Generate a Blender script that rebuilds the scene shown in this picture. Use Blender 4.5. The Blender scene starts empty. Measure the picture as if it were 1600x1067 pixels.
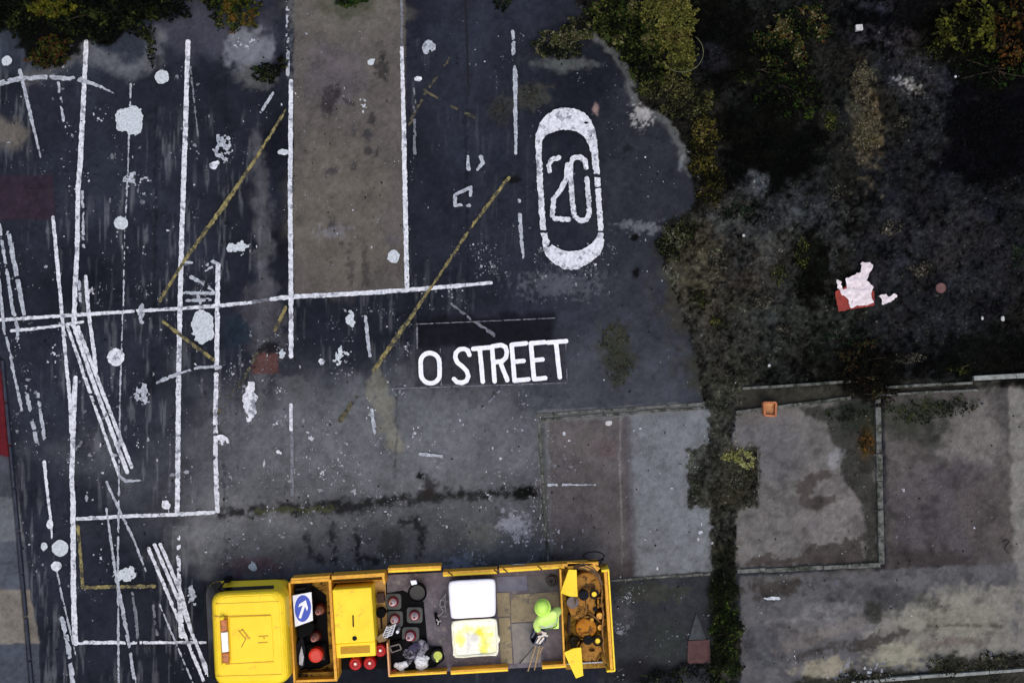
import bpy, bmesh, math, random
import numpy as np
from mathutils import Vector, Matrix
random.seed(7); rng = np.random.default_rng(11)
S = bpy.context.scene; COL = S.collection
PPM = 70.0          # photo pixels per metre on the ground
H = 34.0            # drone height
CXP, CYP = 800.0, 533.5

# ---------------------------------------------------------------- camera
cam = bpy.data.cameras.new('camera'); camo = bpy.data.objects.new('camera', cam); COL.objects.link(camo)
camo.location = (0, 0, H); camo.rotation_euler = (0, 0, 0)
cam.sensor_width = 36.0; cam.lens = 36.0 * H / (1600 / PPM); cam.clip_end = 8000; cam.clip_start = 0.1
S.camera = camo
# ---------------------------------------------------------------- sky, sun, exposure
SUN_EL, SUN_AZ = math.radians(70), math.radians(170)
world = bpy.data.worlds.new('World'); S.world = world; world.use_nodes = True
nt = world.node_tree; bg = nt.nodes['Background']
sky = nt.nodes.new('ShaderNodeTexSky'); sky.sky_type = 'NISHITA'; sky.sun_disc = False
sky.sun_elevation = SUN_EL; sky.sun_rotation = SUN_AZ; sky.air_density = 1.0; sky.dust_density = 3.5; sky.ozone_density = 1.0
nt.links.new(sky.outputs[0], bg.inputs[0]); bg.inputs[1].default_value = 0.13
sun = bpy.data.lights.new('sun', 'SUN'); sun.energy = 0.75; sun.angle = math.radians(45); sun.color = (1.0, 0.95, 0.88)
suno = bpy.data.objects.new('sun', sun); COL.objects.link(suno)
dirv = Vector((math.sin(SUN_AZ) * math.cos(SUN_EL), math.cos(SUN_AZ) * math.cos(SUN_EL), math.sin(SUN_EL)))
suno.rotation_euler = dirv.to_track_quat('Z', 'Y').to_euler(); suno.location = dirv * 40
S.view_settings.view_transform = 'Standard'; S.view_settings.look = 'None'; S.view_settings.gamma = 1.0
S.view_settings.exposure = 0.42

# ---------------------------------------------------------------- helpers
def P(px, py, z=0.0):
    """where the ray through a photo pixel meets height z: the thing is then built there at its real size"""
    k = (H - z) / H / PPM
    return Vector(((px - CXP) * k, (CYP - py) * k, z))
def lin(c):
    r = []
    for v in c[:3]:
        v = v / 255.0
        r.append(v / 12.92 if v <= 0.04045 else ((v + 0.055) / 1.055) ** 2.4)
    return tuple(r)
def tag(o, label=None, cat=None, group=None, kind=None):
    if label: o['label'] = label
    if cat: o['category'] = cat
    if group: o['group'] = group
    if kind: o['kind'] = kind
    return o
def empty(name, loc, label=None, cat=None, group=None):
    o = bpy.data.objects.new(name, None); COL.objects.link(o); o.location = loc; o.empty_display_size = .1
    bpy.context.view_layer.update() if False else None
    return tag(o, label, cat, group)
def link(name, me, mat=None, parent=None):
    o = bpy.data.objects.new(name, me); COL.objects.link(o)
    if mat: me.materials.append(mat)
    if parent is not None:
        o.parent = parent; o.matrix_parent_inverse = Matrix.Identity(4)
        r = parent; off = Vector((0, 0, 0))
        while r is not None:
            off += Vector(r.location); r = r.parent
        me.transform(Matrix.Translation(-off))
    return o
def from_bm(name, bm, mat=None, parent=None, smooth=False):
    bmesh.ops.recalc_face_normals(bm, faces=bm.faces[:])
    me = bpy.data.meshes.new(name); bm.to_mesh(me); bm.free()
    if smooth: me.polygons.foreach_set('use_smooth', [True] * len(me.polygons))
    return link(name, me, mat, parent)

# noise ----------------------------------------------------------
def _hash(ix, iy, seed):
    h = (ix.astype(np.int64) * 374761393 + iy.astype(np.int64) * 668265263 + seed * 974634777) & 0xffffffff
    h = ((h ^ (h >> 13)) * 1274126177) & 0xffffffff
    h = ((h ^ (h >> 16)) * 2246822519) & 0xffffffff
    return ((h ^ (h >> 15)) & 0xffffff) / float(0xffffff)
def vn(x, y, seed=0):
    ix = np.floor(x); iy = np.floor(y); fx = x - ix; fy = y - iy
    fx = fx * fx * (3 - 2 * fx); fy = fy * fy * (3 - 2 * fy)
    a = _hash(ix, iy, seed); b = _hash(ix + 1, iy, seed); c = _hash(ix, iy + 1, seed); d = _hash(ix + 1, iy + 1, seed)
    return (a * (1 - fx) + b * fx) * (1 - fy) + (c * (1 - fx) + d * fx) * fy
def fbm(x, y, seed=0, oct=4):
    s = 0; amp = 1; t = 0
    for i in range(oct):
        s = s + amp * vn(x * 2 ** i + 17.3 * i, y * 2 ** i - 9.1 * i, seed + i); t += amp; amp *= .55
    return s / t
# signed distances in ground pixels ------------------------------
def sd_stroke(X, Y, pts, w):
    d = np.full(X.shape, 1e9)
    ws = w if isinstance(w, (list, tuple)) else [w] * len(pts)
    for i in range(len(pts) - 1):
        ax, ay = pts[i]; bx, by = pts[i + 1]; dx, dy = bx - ax, by - ay
        t = np.clip(((X - ax) * dx + (Y - ay) * dy) / (dx * dx + dy * dy + 1e-9), 0, 1)
        d = np.minimum(d, np.hypot(X - ax - t * dx, Y - ay - t * dy) - (ws[i] * (1 - t) + ws[i + 1] * t) / 2)
    return d
def sd_ell(X, Y, cx, cy, rx, ry, rot=0):
    c, s = math.cos(math.radians(rot)), math.sin(math.radians(rot))
    u = ((X - cx) * c + (Y - cy) * s) / rx; v = (-(X - cx) * s + (Y - cy) * c) / ry
    return (np.hypot(u, v) - 1) * min(rx, ry)
def sd_poly(X, Y, pts):
    d = np.full(X.shape, 1e18); s = np.ones(X.shape); n = len(pts)
    for i in range(n):
        ax, ay = pts[i]; bx, by = pts[i - 1]; ex, ey = bx - ax, by - ay
        wx, wy = X - ax, Y - ay
        t = np.clip((wx * ex + wy * ey) / (ex * ex + ey * ey + 1e-9), 0, 1)
        d = np.minimum(d, (wx - ex * t) ** 2 + (wy - ey * t) ** 2)
        c1 = Y >= ay; c2 = Y < by; c3 = ex * wy > ey * wx
        s = np.where((c1 & c2 & c3) | (~c1 & ~c2 & ~c3), -s, s)
    return s * np.sqrt(d)
def geom_sd(g, X, Y):
    k = g[0]
    if k == 'e': return sd_ell(X, Y, *g[1:])
    if k == 'p': return sd_poly(X, Y, g[1])
    if k == 's': return sd_stroke(X, Y, g[1], g[2])
def geom_bbox(g):
    if g[0] == 'e':
        r = max(g[3], g[4]); return g[1] - r, g[2] - r, g[1] + r, g[2] + r
    xs = [p[0] for p in g[1]]; ys = [p[1] for p in g[1]]
    w = 0 if g[0] == 'p' else (max(g[2]) if isinstance(g[2], (list, tuple)) else g[2])
    return min(xs) - w, min(ys) - w, max(xs) + w, max(ys) + w

# ---------------------------------------------------------------- what the yard surface is made of, patch by patch, plus one painted lorry shadow
WEED = [(920, -400), (905, 5), (932, 55), (965, 80), (985, 115), (1000, 160), (1040, 182), (1064, 215), (1080, 262), (1083, 322), (1052, 345),
        (1030, 372), (1040, 425), (1060, 475), (1076, 525), (1092, 585), (1100, 640), (1160, 640), (1160, 604), (2200, 560), (2200, -400)]
STRIP = [(1096, 600), (1158, 600), (1150, 640), (1146, 698), (1184, 699), (1184, 790), (1150, 794), (1150, 900), (1160, 1000), (1150, 1300), (1105, 1300), (1112, 1000),
         (1112, 900), (1110, 795), (1076, 792), (1075, 702), (1104, 698), (1108, 640)]
TOPL = [(-500, -400), (-500, 45), (0, 46), (30, 62), (45, 95), (100, 100), (130, 62), (170, 72), (215, 40), (262, 12), (300, -10), (300, -400)]
# (shape, colour 0-255, strength, softness px, ragged px, ragged scale px)
LAY = [
 (('e', 600, 735, 330, 110), (94, 95, 100), .9, 180, 60, 70),
 (('e', 400, 835, 120, 62), (104, 104, 108), .85, 60, 30, 30),
 (('e', 640, 680, 240, 80), (100, 102, 107), .7, 110, 40, 50),
 (('e', 960, 590, 160, 70), (65, 68, 75), .8, 70, 20, 40),
 (('e', 1000, 300, 90, 160), (45, 47, 54), .7, 60, 10, 40),
 (('e', 1000, 470, 110, 60), (54, 56, 63), .6, 60, 20, 40),
 (('e', 740, 825, 140, 55), (80, 82, 86), .85, 50, 20, 25), (('e', 560, 870, 260, 26), (92, 92, 95), .8, 30, 12, 20),
 (('e', 100, 60, 160, 60), (52, 58, 70), .7, 40, 10, 25),
 (('e', 330, 40, 90, 50), (66, 67, 78), .7, 40, 20, 20),
 (('s', [(110, 70), (160, 92), (200, 110), (230, 100), (245, 60)], 26), (100, 102, 108), .65, 22, 14, 14),
 (('s', [(40, 120), (75, 112), (110, 90), (128, 70)], 18), (95, 97, 100), .6, 16, 10, 12),
 (('s', [(0, 205), (25, 212)], 36), (104, 98, 92), .8, 20, 10, 14),
 (('p', [(-300, 278), (84, 272), (86, 342), (-300, 352)]), (47, 38, 48), .95, 3, 2, 8),
 (('e', 388, 80, 36, 34), (118, 121, 130), .75, 16, 16, 14),
 (('e', 400, 120, 30, 18), (96, 97, 98), .6, 14, 10, 10),
 (('s', [(400, 210), (410, 330), (414, 470), (404, 620), (406, 760), (408, 880)], 22), (92, 92, 97), .55, 16, 12, 16),
 (('e', 415, 500, 34, 60), (70, 68, 74), .6, 20, 20, 16),
 (('e', 455, 610, 30, 22), (88, 88, 92), .6, 16, 14, 10),
 (('s', [(588, 590), (598, 630), (618, 690)], [26, 34, 28]), (112, 110, 100), .75, 14, 14, 12),
 (('e', 372, 520, 22, 24), (32, 42, 52), .8, 12, 8, 10),
 (('p', [(396, 552), (435, 550), (436, 583), (395, 584)]), (84, 56, 52), .85, 4, 3, 6),
 (('p', [(414, 536), (436, 534), (436, 552), (400, 552)]), (12, 12, 14), .8, 6, 4, 6),
 (('p', [(648, 497), (867, 488), (868, 537), (650, 546)]), (21, 21, 27), .9, 14, 8, 12),
 (('p', [(650, 546), (884, 538), (884, 596), (650, 604)]), (40, 40, 47), .65, 10, 3, 12),
 (('p', [(620, 606), (700, 602), (885, 596), (885, 600), (620, 608)]), (88, 90, 96), .4, 3, 1, 12),
 (('s', [(345, 802), (430, 796), (560, 790), (640, 779), (740, 772), (842, 768)], [8, 14, 18, 14, 16, 10]), (24, 24, 24), .9, 14, 12, 8),
 (('s', [(400, 798), (520, 795)], 7), (74, 76, 52), .7, 6, 6, 5),
 (('e', 822, 770, 22, 9), (12, 14, 12), .95, 5, 5, 5), (('e', 657, 743, 8, 7), (14, 14, 18), .95, 5, 6, 4), (('e', 672, 762, 11, 16), (38, 34, 34), .85, 8, 8, 5),
 (('s', [(520, 818), (523, 876)], 9), (30, 30, 35), .85, 9, 10, 5), (('s', [(556, 832), (560, 874), (588, 876)], 10), (30, 30, 35), .85, 9, 9, 5),
 (('s', [(630, 815), (648, 812), (660, 830), (656, 868)], 11), (30, 30, 34), .85, 9, 9, 5), (('s', [(478, 838), (492, 872), (505, 874)], 9), (38, 38, 43), .85, 9, 9, 5),
 (('e', 610, 850, 22, 24), (52, 54, 54), .7, 14, 10, 8),
 (('e', 405, 884, 45, 14), (92, 62, 70), .6, 18, 10, 12),  # reddish ground beside the cab
 (('e', 806, 822, 24, 16, 15), (150, 153, 166), .65, 10, 22, 6), (('e', 716, 878, 20, 12), (126, 134, 152), .6, 10, 14, 5), (('e', 752, 842, 28, 24), (104, 106, 102), .6, 14, 18, 6),
 (('e', 962, 550, 26, 46, -8), (50, 52, 42), .75, 20, 16, 9),
 (('e', 830, 150, 28, 18), (62, 62, 56), .6, 12, 14, 8), (('e', 785, 170, 20, 20), (58, 58, 54), .5, 12, 14, 6),
 (('s', [(930, 55), (970, 88), (982, 120), (994, 158), (1012, 172), (1046, 192), (1070, 235), (1080, 270)], 15), (88, 90, 92), .85, 9, 5, 8),
 (('e', 1003, 178, 13, 17), (162, 160, 160), .8, 8, 16, 4),
 (('e', 880, 100, 45, 10), (88, 92, 92), .7, 12, 8, 10),
 (('e', 1000, 355, 24, 8), (120, 124, 132), .5, 10, 14, 5), (('e', 870, 445, 60, 18), (86, 88, 96), .55, 14, 24, 5), (('s', [(1067, 245), (1063, 265)], 6), (115, 118, 124), .7, 5, 3, 4),
 (('e', 992, 371, 8, 6), (8, 8, 8), .95, 4, 4, 4), (('e', 993, 424, 5, 8), (10, 10, 10), .95, 4, 4, 4), (('e', 798, 281, 12, 7), (16, 16, 16), .9, 5, 5, 5),
 (('e', 979, 233, 7, 6), (24, 28, 30), .9, 4, 4, 4), (('e', 931, 171, 4, 8), (150, 124, 122), .8, 4, 2, 4),
 (('s', [(245, 90), (243, 300), (238, 620)], 3), (20, 21, 26), .6, 4, 5, 6), (('s', [(353, 120), (352, 250), (356, 420)], 3), (22, 23, 28), .6, 4, 5, 6), (('s', [(728, 150), (731, 440)], 2.5), (22, 23, 30), .6, 3, 4, 6), (('s', [(620, 600), (621, 640), (617, 760)], 2.5), (52, 54, 58), .6, 3, 3, 6), (('s', [(900, 440), (905, 500), (1010, 520), (1085, 560)], 2), (36, 38, 44), .55, 3, 6, 6), (('s', [(352, 880), (350, 700), (300, 560), (318, 440)], 2), (24, 25, 30), .5, 3, 8, 7),
 # brown resurfaced strip
 (('p', [(459, -600), (629, -600), (635, 452), (458, 463)]), (86, 81, 78), 1, 3, 1, 5),
 (('e', 520, 120, 50, 50), (84, 78, 84), .6, 40, 20, 20), (('e', 540, 20, 80, 40), (96, 92, 86), .6, 40, 20, 20), (('e', 530, 330, 80, 120), (98, 92, 84), .45, 50, 20, 30),
 (('e', 545, 12, 40, 16), (72, 74, 62), .7, 12, 10, 8),
 (('e', 513, 156, 11, 22, 8), (40, 38, 42), .72, 7, 9, 5), (('e', 527, 146, 6, 8), (40, 38, 42), .72, 4, 5, 4), (('s', [(538, 156), (554, 163)], 5), (36, 34, 38), .72, 4, 4, 4), (('e', 598, 108, 10, 17), (38, 36, 38), .72, 6, 8, 5),
 (('e', 598, 87, 5, 7), (40, 38, 38), .72, 4, 4, 4), (('e', 580, 187, 6, 10, 20), (34, 32, 36), .72, 4, 5, 4), (('e', 575, 212, 8, 7), (58, 56, 60), .8, 5, 6, 4), (('e', 576, 235, 7, 6), (46, 44, 48), .72, 4, 5, 4), (('e', 588, 237, 5, 6), (46, 44, 48), .72, 4, 4, 4),
 (('e', 553, 204, 4, 8), (60, 58, 62), .8, 4, 5, 4), (('e', 519, 268, 12, 6, -15), (48, 46, 54), .7, 5, 7, 4), (('e', 553, 260, 5, 7), (44, 42, 46), .7, 4, 5, 4), (('e', 519, 352, 5, 11), (46, 45, 50), .72, 4, 5, 4), (('e', 522, 364, 20, 9), (118, 118, 128), .4, 8, 14, 4),
 (('e', 548, 418, 5, 24), (58, 54, 54), .7, 6, 8, 5), (('e', 571, 418, 5, 24), (52, 48, 48), .7, 6, 8, 5), (('e', 534, 380, 4, 3), (40, 38, 40), .72, 3, 3, 4), (('e', 612, 378, 12, 9), (74, 70, 76), .6, 7, 7, 5),
 (('p', [(449, -600), (458, -600), (457, 126), (452, 122)]), (92, 94, 98), .5, 4, 14, 5),
 # concrete pads
 (('p', [(838, 642), (1108, 628), (1120, 898), (850, 912)]), (98, 99, 103), 1, 4, 1, 6),
 (('p', [(985, 645), (1112, 636), (1114, 894), (990, 900)]), (106, 109, 114), .8, 14, 10, 20),
 (('p', [(858, 660), (978, 652), (988, 900), (864, 905)]), (83, 79, 80), 1, 4, 2, 6),
 (('e', 920, 690, 60, 30), (98, 91, 92), .5, 30, 10, 12), (('e', 948, 702, 18, 16), (86, 74, 77), .6, 12, 6, 5), (('e', 880, 790, 40, 70), (82, 76, 80), .6, 30, 20, 20), (('s', [(978, 655), (984, 760), (988, 895)], 12), (70, 64, 70), .6, 8, 3, 10),
 (('s', [(968, 655), (972, 890)], 2.5), (128, 126, 124), .5, 2, 1, 4), (('s', [(860, 880), (980, 894)], 30), (56, 48, 50), .7, 24, 8, 12),  # wide dark band: the lorry's soft shadow painted into the slab colour
 (('p', [(843, 650), (850, 650), (862, 905), (848, 905)]), (74, 78, 78), .8, 4, 4, 8),
 (('p', [(1146, 641), (1368, 615), (1374, 884), (1150, 892)]), (99, 96, 95), 1, 4, 1, 6),
 (('e', 1200, 700, 50, 50), (92, 90, 94), .7, 40, 20, 20), (('e', 1300, 810, 50, 60), (114, 108, 108), .6, 30, 16, 20),
 (('p', [(1255, 640), (1372, 612), (1374, 884), (1352, 884), (1350, 800), (1315, 745), (1312, 700), (1290, 665)]), (50, 50, 47), .9, 8, 12, 14),
 (('e', 1340, 650, 40, 26), (38, 44, 36), .8, 16, 14, 10), (('e', 1352, 690, 12, 30), (66, 52, 30), .7, 10, 10, 6),
 (('p', [(1242, 760), (1262, 740), (1296, 735), (1308, 745), (1276, 752), (1268, 775), (1300, 772), (1316, 778), (1300, 785), (1276, 802), (1262, 796), (1248, 782)]), (66, 58, 56), .85, 6, 6, 6),
 (('p', [(1150, 884), (1165, 876), (1195, 864), (1215, 873), (1245, 872), (1268, 850), (1310, 845), (1345, 838), (1356, 884)]), (64, 58, 56), .9, 5, 10, 8),
 (('e', 1305, 715, 8, 16, 30), (138, 138, 144), .5, 8, 8, 6),
 (('p', [(1384, 616), (1590, 600), (1592, 912), (1384, 888)]), (78, 75, 74), 1, 6, 4, 10),
 (('e', 1450, 660, 70, 40), (46, 50, 40), .7, 30, 20, 12), (('e', 1520, 680, 50, 50), (112, 108, 106), .65, 30, 30, 12), (('e', 1480, 800, 90, 80), (70, 66, 72), .6, 40, 30, 14), (('e', 1420, 740, 40, 60), (86, 80, 80), .5, 30, 20, 12),
 (('e', 1440, 880, 70, 30), (52, 46, 46), .8, 30, 20, 12), (('e', 1540, 800, 50, 60), (84, 76, 74), .5, 30, 20, 12),
 (('p', [(1574, 596), (2400, 560), (2400, 1400), (1560, 1400), (1560, 1046), (1588, 1010)]), (118, 115, 112), .9, 8, 6, 12),
 (('p', [(1156, 900), (1590, 880), (1590, 1034), (1400, 1050), (1270, 1062), (1160, 1300)]), (86, 85, 88), 1, 6, 3, 12),
 (('e', 1250, 985, 60, 20), (100, 96, 96), .6, 20, 12, 12), (('e', 1330, 960, 60, 25), (112, 110, 110), .6, 20, 18, 12), (('s', [(1190, 972), (1300, 964)], 4), (122, 122, 126), .4, 4, 6, 8), (('e', 1190, 1010, 30, 40), (70, 70, 78), .6, 20, 10, 12),
 (('p', [(1355, 985), (1440, 935), (1500, 915), (1590, 912), (1590, 1020), (1500, 1040), (1340, 1010)]), (120, 117, 110), .85, 16, 18, 10),
 (('e', 1480, 965, 80, 30), (130, 127, 115), .5, 20, 20, 10), (('e', 1290, 1046, 44, 17), (138, 131, 115), .85, 10, 10, 10), (('e', 1400, 1022, 46, 22), (134, 130, 116), .85, 12, 14, 10), (('e', 1290, 990, 70, 10, -20), (112, 104, 100), .5, 10, 10, 8),
 (('s', [(1240, 1030), (1300, 1010), (1360, 1004), (1412, 988)], [6, 12, 20, 14]), (58, 54, 52), .85, 8, 10, 8),
 (('s', [(1450, 978), (1530, 976), (1565, 980)], 4), (70, 66, 58), .7, 4, 4, 6), (('e', 1490, 1003, 60, 8), (94, 84, 80), .6, 10, 12, 8),
 (('e', 1380, 935, 70, 22), (56, 56, 58), .7, 22, 20, 12), (('e', 1365, 955, 14, 18), (50, 50, 46), .8, 10, 8, 6), (('e', 1210, 920, 45, 16), (52, 48, 44), .85, 12, 14, 8), (('s', [(1160, 908), (1365, 890)], 8), (80, 78, 76), .6, 5, 4, 8),
 (('p', [(1230, 1070), (1262, 1056), (1310, 1060), (1330, 1044), (1350, 1052), (1400, 1044), (1440, 1058), (1470, 1030), (1490, 1020), (1520, 1030), (1600, 1018), (2400, 960), (2400, 1400), (1230, 1400)]), (44, 44, 38), .9, 6, 8, 8),
 (('p', [(940, 905), (1112, 893), (1116, 1400), (930, 1400)]), (48, 49, 54), .9, 10, 6, 14),
 (('e', 1010, 925, 60, 14), (56, 58, 48), .6, 12, 12, 8), (('e', 1040, 1000, 30, 40), (46, 52, 46), .5, 20, 14, 8), (('e', 970, 960, 16, 26), (74, 74, 80), .6, 10, 18, 4), (('e', 1000, 1050, 60, 20), (26, 26, 30), .8, 20, 10, 12),
 # pavement at the left edge and the red band above it
 (('p', [(-900, 560), (0, 560), (14, 640), (18, 712), (-900, 712)]), (84, 27, 33), 1, 3, 1, 8),
 (('p', [(-900, 712), (20, 712), (30, 776), (-900, 776)]), (64, 66, 74), 1, 2, 0, 8), (('p', [(-900, 776), (29, 776), (38, 846), (-900, 846)]), (92, 95, 100), 1, 2, 0, 8),
 (('p', [(-900, 846), (38, 846), (46, 920), (-900, 920)]), (76, 80, 90), 1, 2, 0, 8), (('p', [(-900, 920), (46, 920), (62, 1004), (-900, 1008)]), (112, 106, 100), 1, 2, 0, 8), (('p', [(-900, 1008), (62, 1004), (70, 1400), (-900, 1400)]), (66, 70, 80), 1, 2, 0, 8),
 (('s', [(-400, 882), (46, 878)], 2.5), (60, 62, 68), .8, 2, 1, 5),
 # soil and weeds
 (('p', [(1150, 604), (1600, 583), (1720, 578), (1720, 596), (1575, 603), (1372, 618), (1330, 622), (1150, 646)]), (42, 41, 37), .95, 4, 4, 8),
 (('e', 1260, 615, 60, 8), (60, 60, 52), .5, 6, 8, 6), (('s', [(1390, 604), (1570, 596)], 5), (74, 74, 70), .6, 5, 4, 8),
 (('p', STRIP), (44, 43, 36), .95, 4, 7, 8),
 (('e', 1130, 745, 50, 40), (40, 40, 34), .8, 14, 10, 8), (('e', 1128, 940, 22, 90), (18, 24, 12), .8, 14, 8, 8),
 (('p', WEED), (27, 27, 25), 1, 6, 10, 10),
 (('e', 1140, 450, 100, 130), (52, 50, 46), .85, 50, 40, 22), (('e', 1230, 350, 100, 60), (52, 54, 55), .8, 40, 40, 20), (('e', 1460, 300, 110, 110), (27, 28, 33), .85, 60, 50, 30), (('e', 1470, 400, 140, 70), (38, 37, 40), .8, 50, 40, 20),
 (('e', 1085, 430, 45, 70), (62, 60, 50), .7, 30, 24, 12), (('e', 1260, 520, 130, 60), (42, 44, 40), .8, 40, 30, 14), (('e', 1130, 580, 60, 50), (50, 50, 44), .8, 30, 24, 14), (('e', 1460, 520, 120, 60), (30, 30, 33), .8, 40, 24, 14),
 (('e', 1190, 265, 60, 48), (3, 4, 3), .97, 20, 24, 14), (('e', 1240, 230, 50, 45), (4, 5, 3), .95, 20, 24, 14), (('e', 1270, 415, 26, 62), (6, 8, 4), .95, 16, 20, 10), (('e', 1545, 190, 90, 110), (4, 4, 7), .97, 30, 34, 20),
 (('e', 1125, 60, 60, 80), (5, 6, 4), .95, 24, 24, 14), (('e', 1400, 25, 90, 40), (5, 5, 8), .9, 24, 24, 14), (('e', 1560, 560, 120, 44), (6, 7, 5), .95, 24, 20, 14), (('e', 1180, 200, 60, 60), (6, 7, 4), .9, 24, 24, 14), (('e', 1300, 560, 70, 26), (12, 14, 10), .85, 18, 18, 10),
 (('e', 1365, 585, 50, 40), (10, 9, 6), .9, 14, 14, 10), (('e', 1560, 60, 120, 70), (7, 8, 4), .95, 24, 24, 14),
 (('e', 1108, 92, 30, 22), (26, 26, 31), .8, 16, 10, 10), (('e', 1430, 120, 60, 30, 35), (44, 44, 50), .8, 30, 26, 14), (('e', 1440, 170, 50, 26, 60), (34, 38, 42), .7, 30, 20, 14), (('e', 1380, 60, 50, 16), (50, 46, 50), .7, 18, 14, 10), (('s', [(1400, 122), (1418, 133), (1440, 145)], [8, 12, 9]), (160, 160, 166), .85, 9, 12, 5),
 (('e', 1352, 200, 22, 72, -4), (74, 67, 54), .8, 20, 22, 9), (('e', 1180, 290, 20, 16), (70, 74, 80), .7, 16, 14, 10), (('e', 1365, 10, 26, 10), (48, 48, 56), .7, 12, 10, 8), (('e', 1560, 420, 60, 60), (28, 28, 34), .7, 30, 20, 10),
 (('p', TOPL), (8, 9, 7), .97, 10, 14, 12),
]
def surface_rgb(px, py):
    X = px + 5 * (fbm(px / 14, py / 14, 91, 2) - .5); Y = py + 5 * (fbm(px / 14, py / 14, 92, 2) - .5)
    C = np.empty(px.shape + (3,)); C[:] = lin((34, 37, 46))
    big = fbm(px / 150, py / 150, 3, 3)[..., None]
    C = C * (1 + 1.5 * (big - .5))
    blue = np.clip(fbm(px / 60, py / 60, 8, 3) * 2 - .9, 0, 1)[..., None] * .3
    C = C * (1 - blue) + np.array(lin((32, 36, 50))) * blue
    # old wash and wear streaks running with the bays
    st = np.clip((fbm(px / 5.0, py / 46, 21, 3) - .60) * 7, 0, 1) * np.clip((fbm(px / 90, py / 120, 25, 2) - .40) * 5, 0, 1)
    st *= np.clip((900 - px) / 500, 0, 1) * (py > 60)
    C = C * (1 - .32 * st[..., None]) + np.array(lin((120, 122, 128))) * .32 * st[..., None]
    for i, (g, c, k, soft, na, ns) in enumerate(LAY):
        x0, y0, x1, y1 = geom_bbox(g); m = soft + na + 6
        idx = np.nonzero((X > x0 - m) & (X < x1 + m) & (Y > y0 - m) & (Y < y1 + m))
        if len(idx[0]) == 0: continue
        x, y = X[idx], Y[idx]
        d = geom_sd(g, x, y)
        if na: d = d + na * 2.4 * (fbm(x / ns, y / ns, 100 + i, 4) - .5)
        a = np.clip(.5 - d / soft, 0, 1); a = a * a * (3 - 2 * a) * k
        C[idx] = C[idx] * (1 - a[:, None]) + np.array(lin(c)) * a[:, None]
    # grain at every scale
    f = fbm(px / 26, py / 26, 41, 3); g2 = fbm(px / 7, py / 7, 44, 3); g3 = fbm(px / 3.2, py / 3.2, 47, 2)
    C = C * (1 + .55 * (f - .5) + .5 * (g2 - .5) + .45 * (g3 - .5))[..., None]
    md = np.clip((fbm(px / 18, py / 13, 61, 4) - .54) * 6, 0, 1) * (px > 1140) * (py > 600)
    C = C * (1 - .28 * md[..., None])
    wr = np.clip((g3 - .5) * 2 + (g2 - .5) * 1.6, -1, 1.6)
    W = (sd_poly(X, Y, WEED) < 0) | (sd_poly(X, Y, STRIP) < 0)
    C = np.where(W[..., None], C * np.clip(1 + .9 * wr + 1.6 * (fbm(px / 11, py / 11, 55, 4) - .5) + 1.5 * (fbm(px / 48, py / 48, 57, 3) - .5), .1, 3)[..., None] * (1 + .5 * (fbm(px / 55, py / 55, 58, 3) - .5))[..., None] ** np.array([.7, .2, -.7]), C)
    C = np.where((W & (py < 600))[..., None], C * .78, C)
    C = C * np.array([1.0, 1.0, .94])
    return np.clip(C, .0006, .9)

# ---------------------------------------------------------------- materials
def new_mat(name):
    m = bpy.data.materials.new(name); m.use_nodes = True
    return m, m.node_tree, m.node_tree.nodes['Principled BSDF']
def mat_attr(name, rough=.9, bump=.25, fine=70, var=.22, spec=.25):
    m, t, b = new_mat(name); N, L = t.nodes, t.links
    a = N.new('ShaderNodeAttribute'); a.attribute_name = 'Col'
    tc = N.new('ShaderNodeTexCoord')
    n1 = N.new('ShaderNodeTexNoise'); n1.inputs['Scale'].default_value = fine; n1.inputs['Detail'].default_value = 4; n1.inputs['Roughness'].default_value = .7
    L.new(tc.outputs['Object'], n1.inputs['Vector'])
    mr = N.new('ShaderNodeMapRange'); mr.inputs['From Min'].default_value = .25; mr.inputs['From Max'].default_value = .75
    mr.inputs['To Min'].default_value = 1 - var * 1.6; mr.inputs['To Max'].default_value = 1 + var * 1.6
    L.new(n1.outputs['Fac'], mr.inputs['Value'])
    mx = N.new('ShaderNodeVectorMath'); mx.operation = 'SCALE'
    L.new(a.outputs['Color'], mx.inputs[0]); L.new(mr.outputs[0], mx.inputs['Scale']); L.new(mx.outputs[0], b.inputs['Base Color'])
    b.inputs['Roughness'].default_value = rough; b.inputs['Specular IOR Level'].default_value = spec
    bp = N.new('ShaderNodeBump'); bp.inputs['Strength'].default_value = bump; bp.inputs['Distance'].default_value = .02
    L.new(n1.outputs['Fac'], bp.inputs['Height']); L.new(bp.outputs[0], b.inputs['Normal'])
    return m
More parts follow.
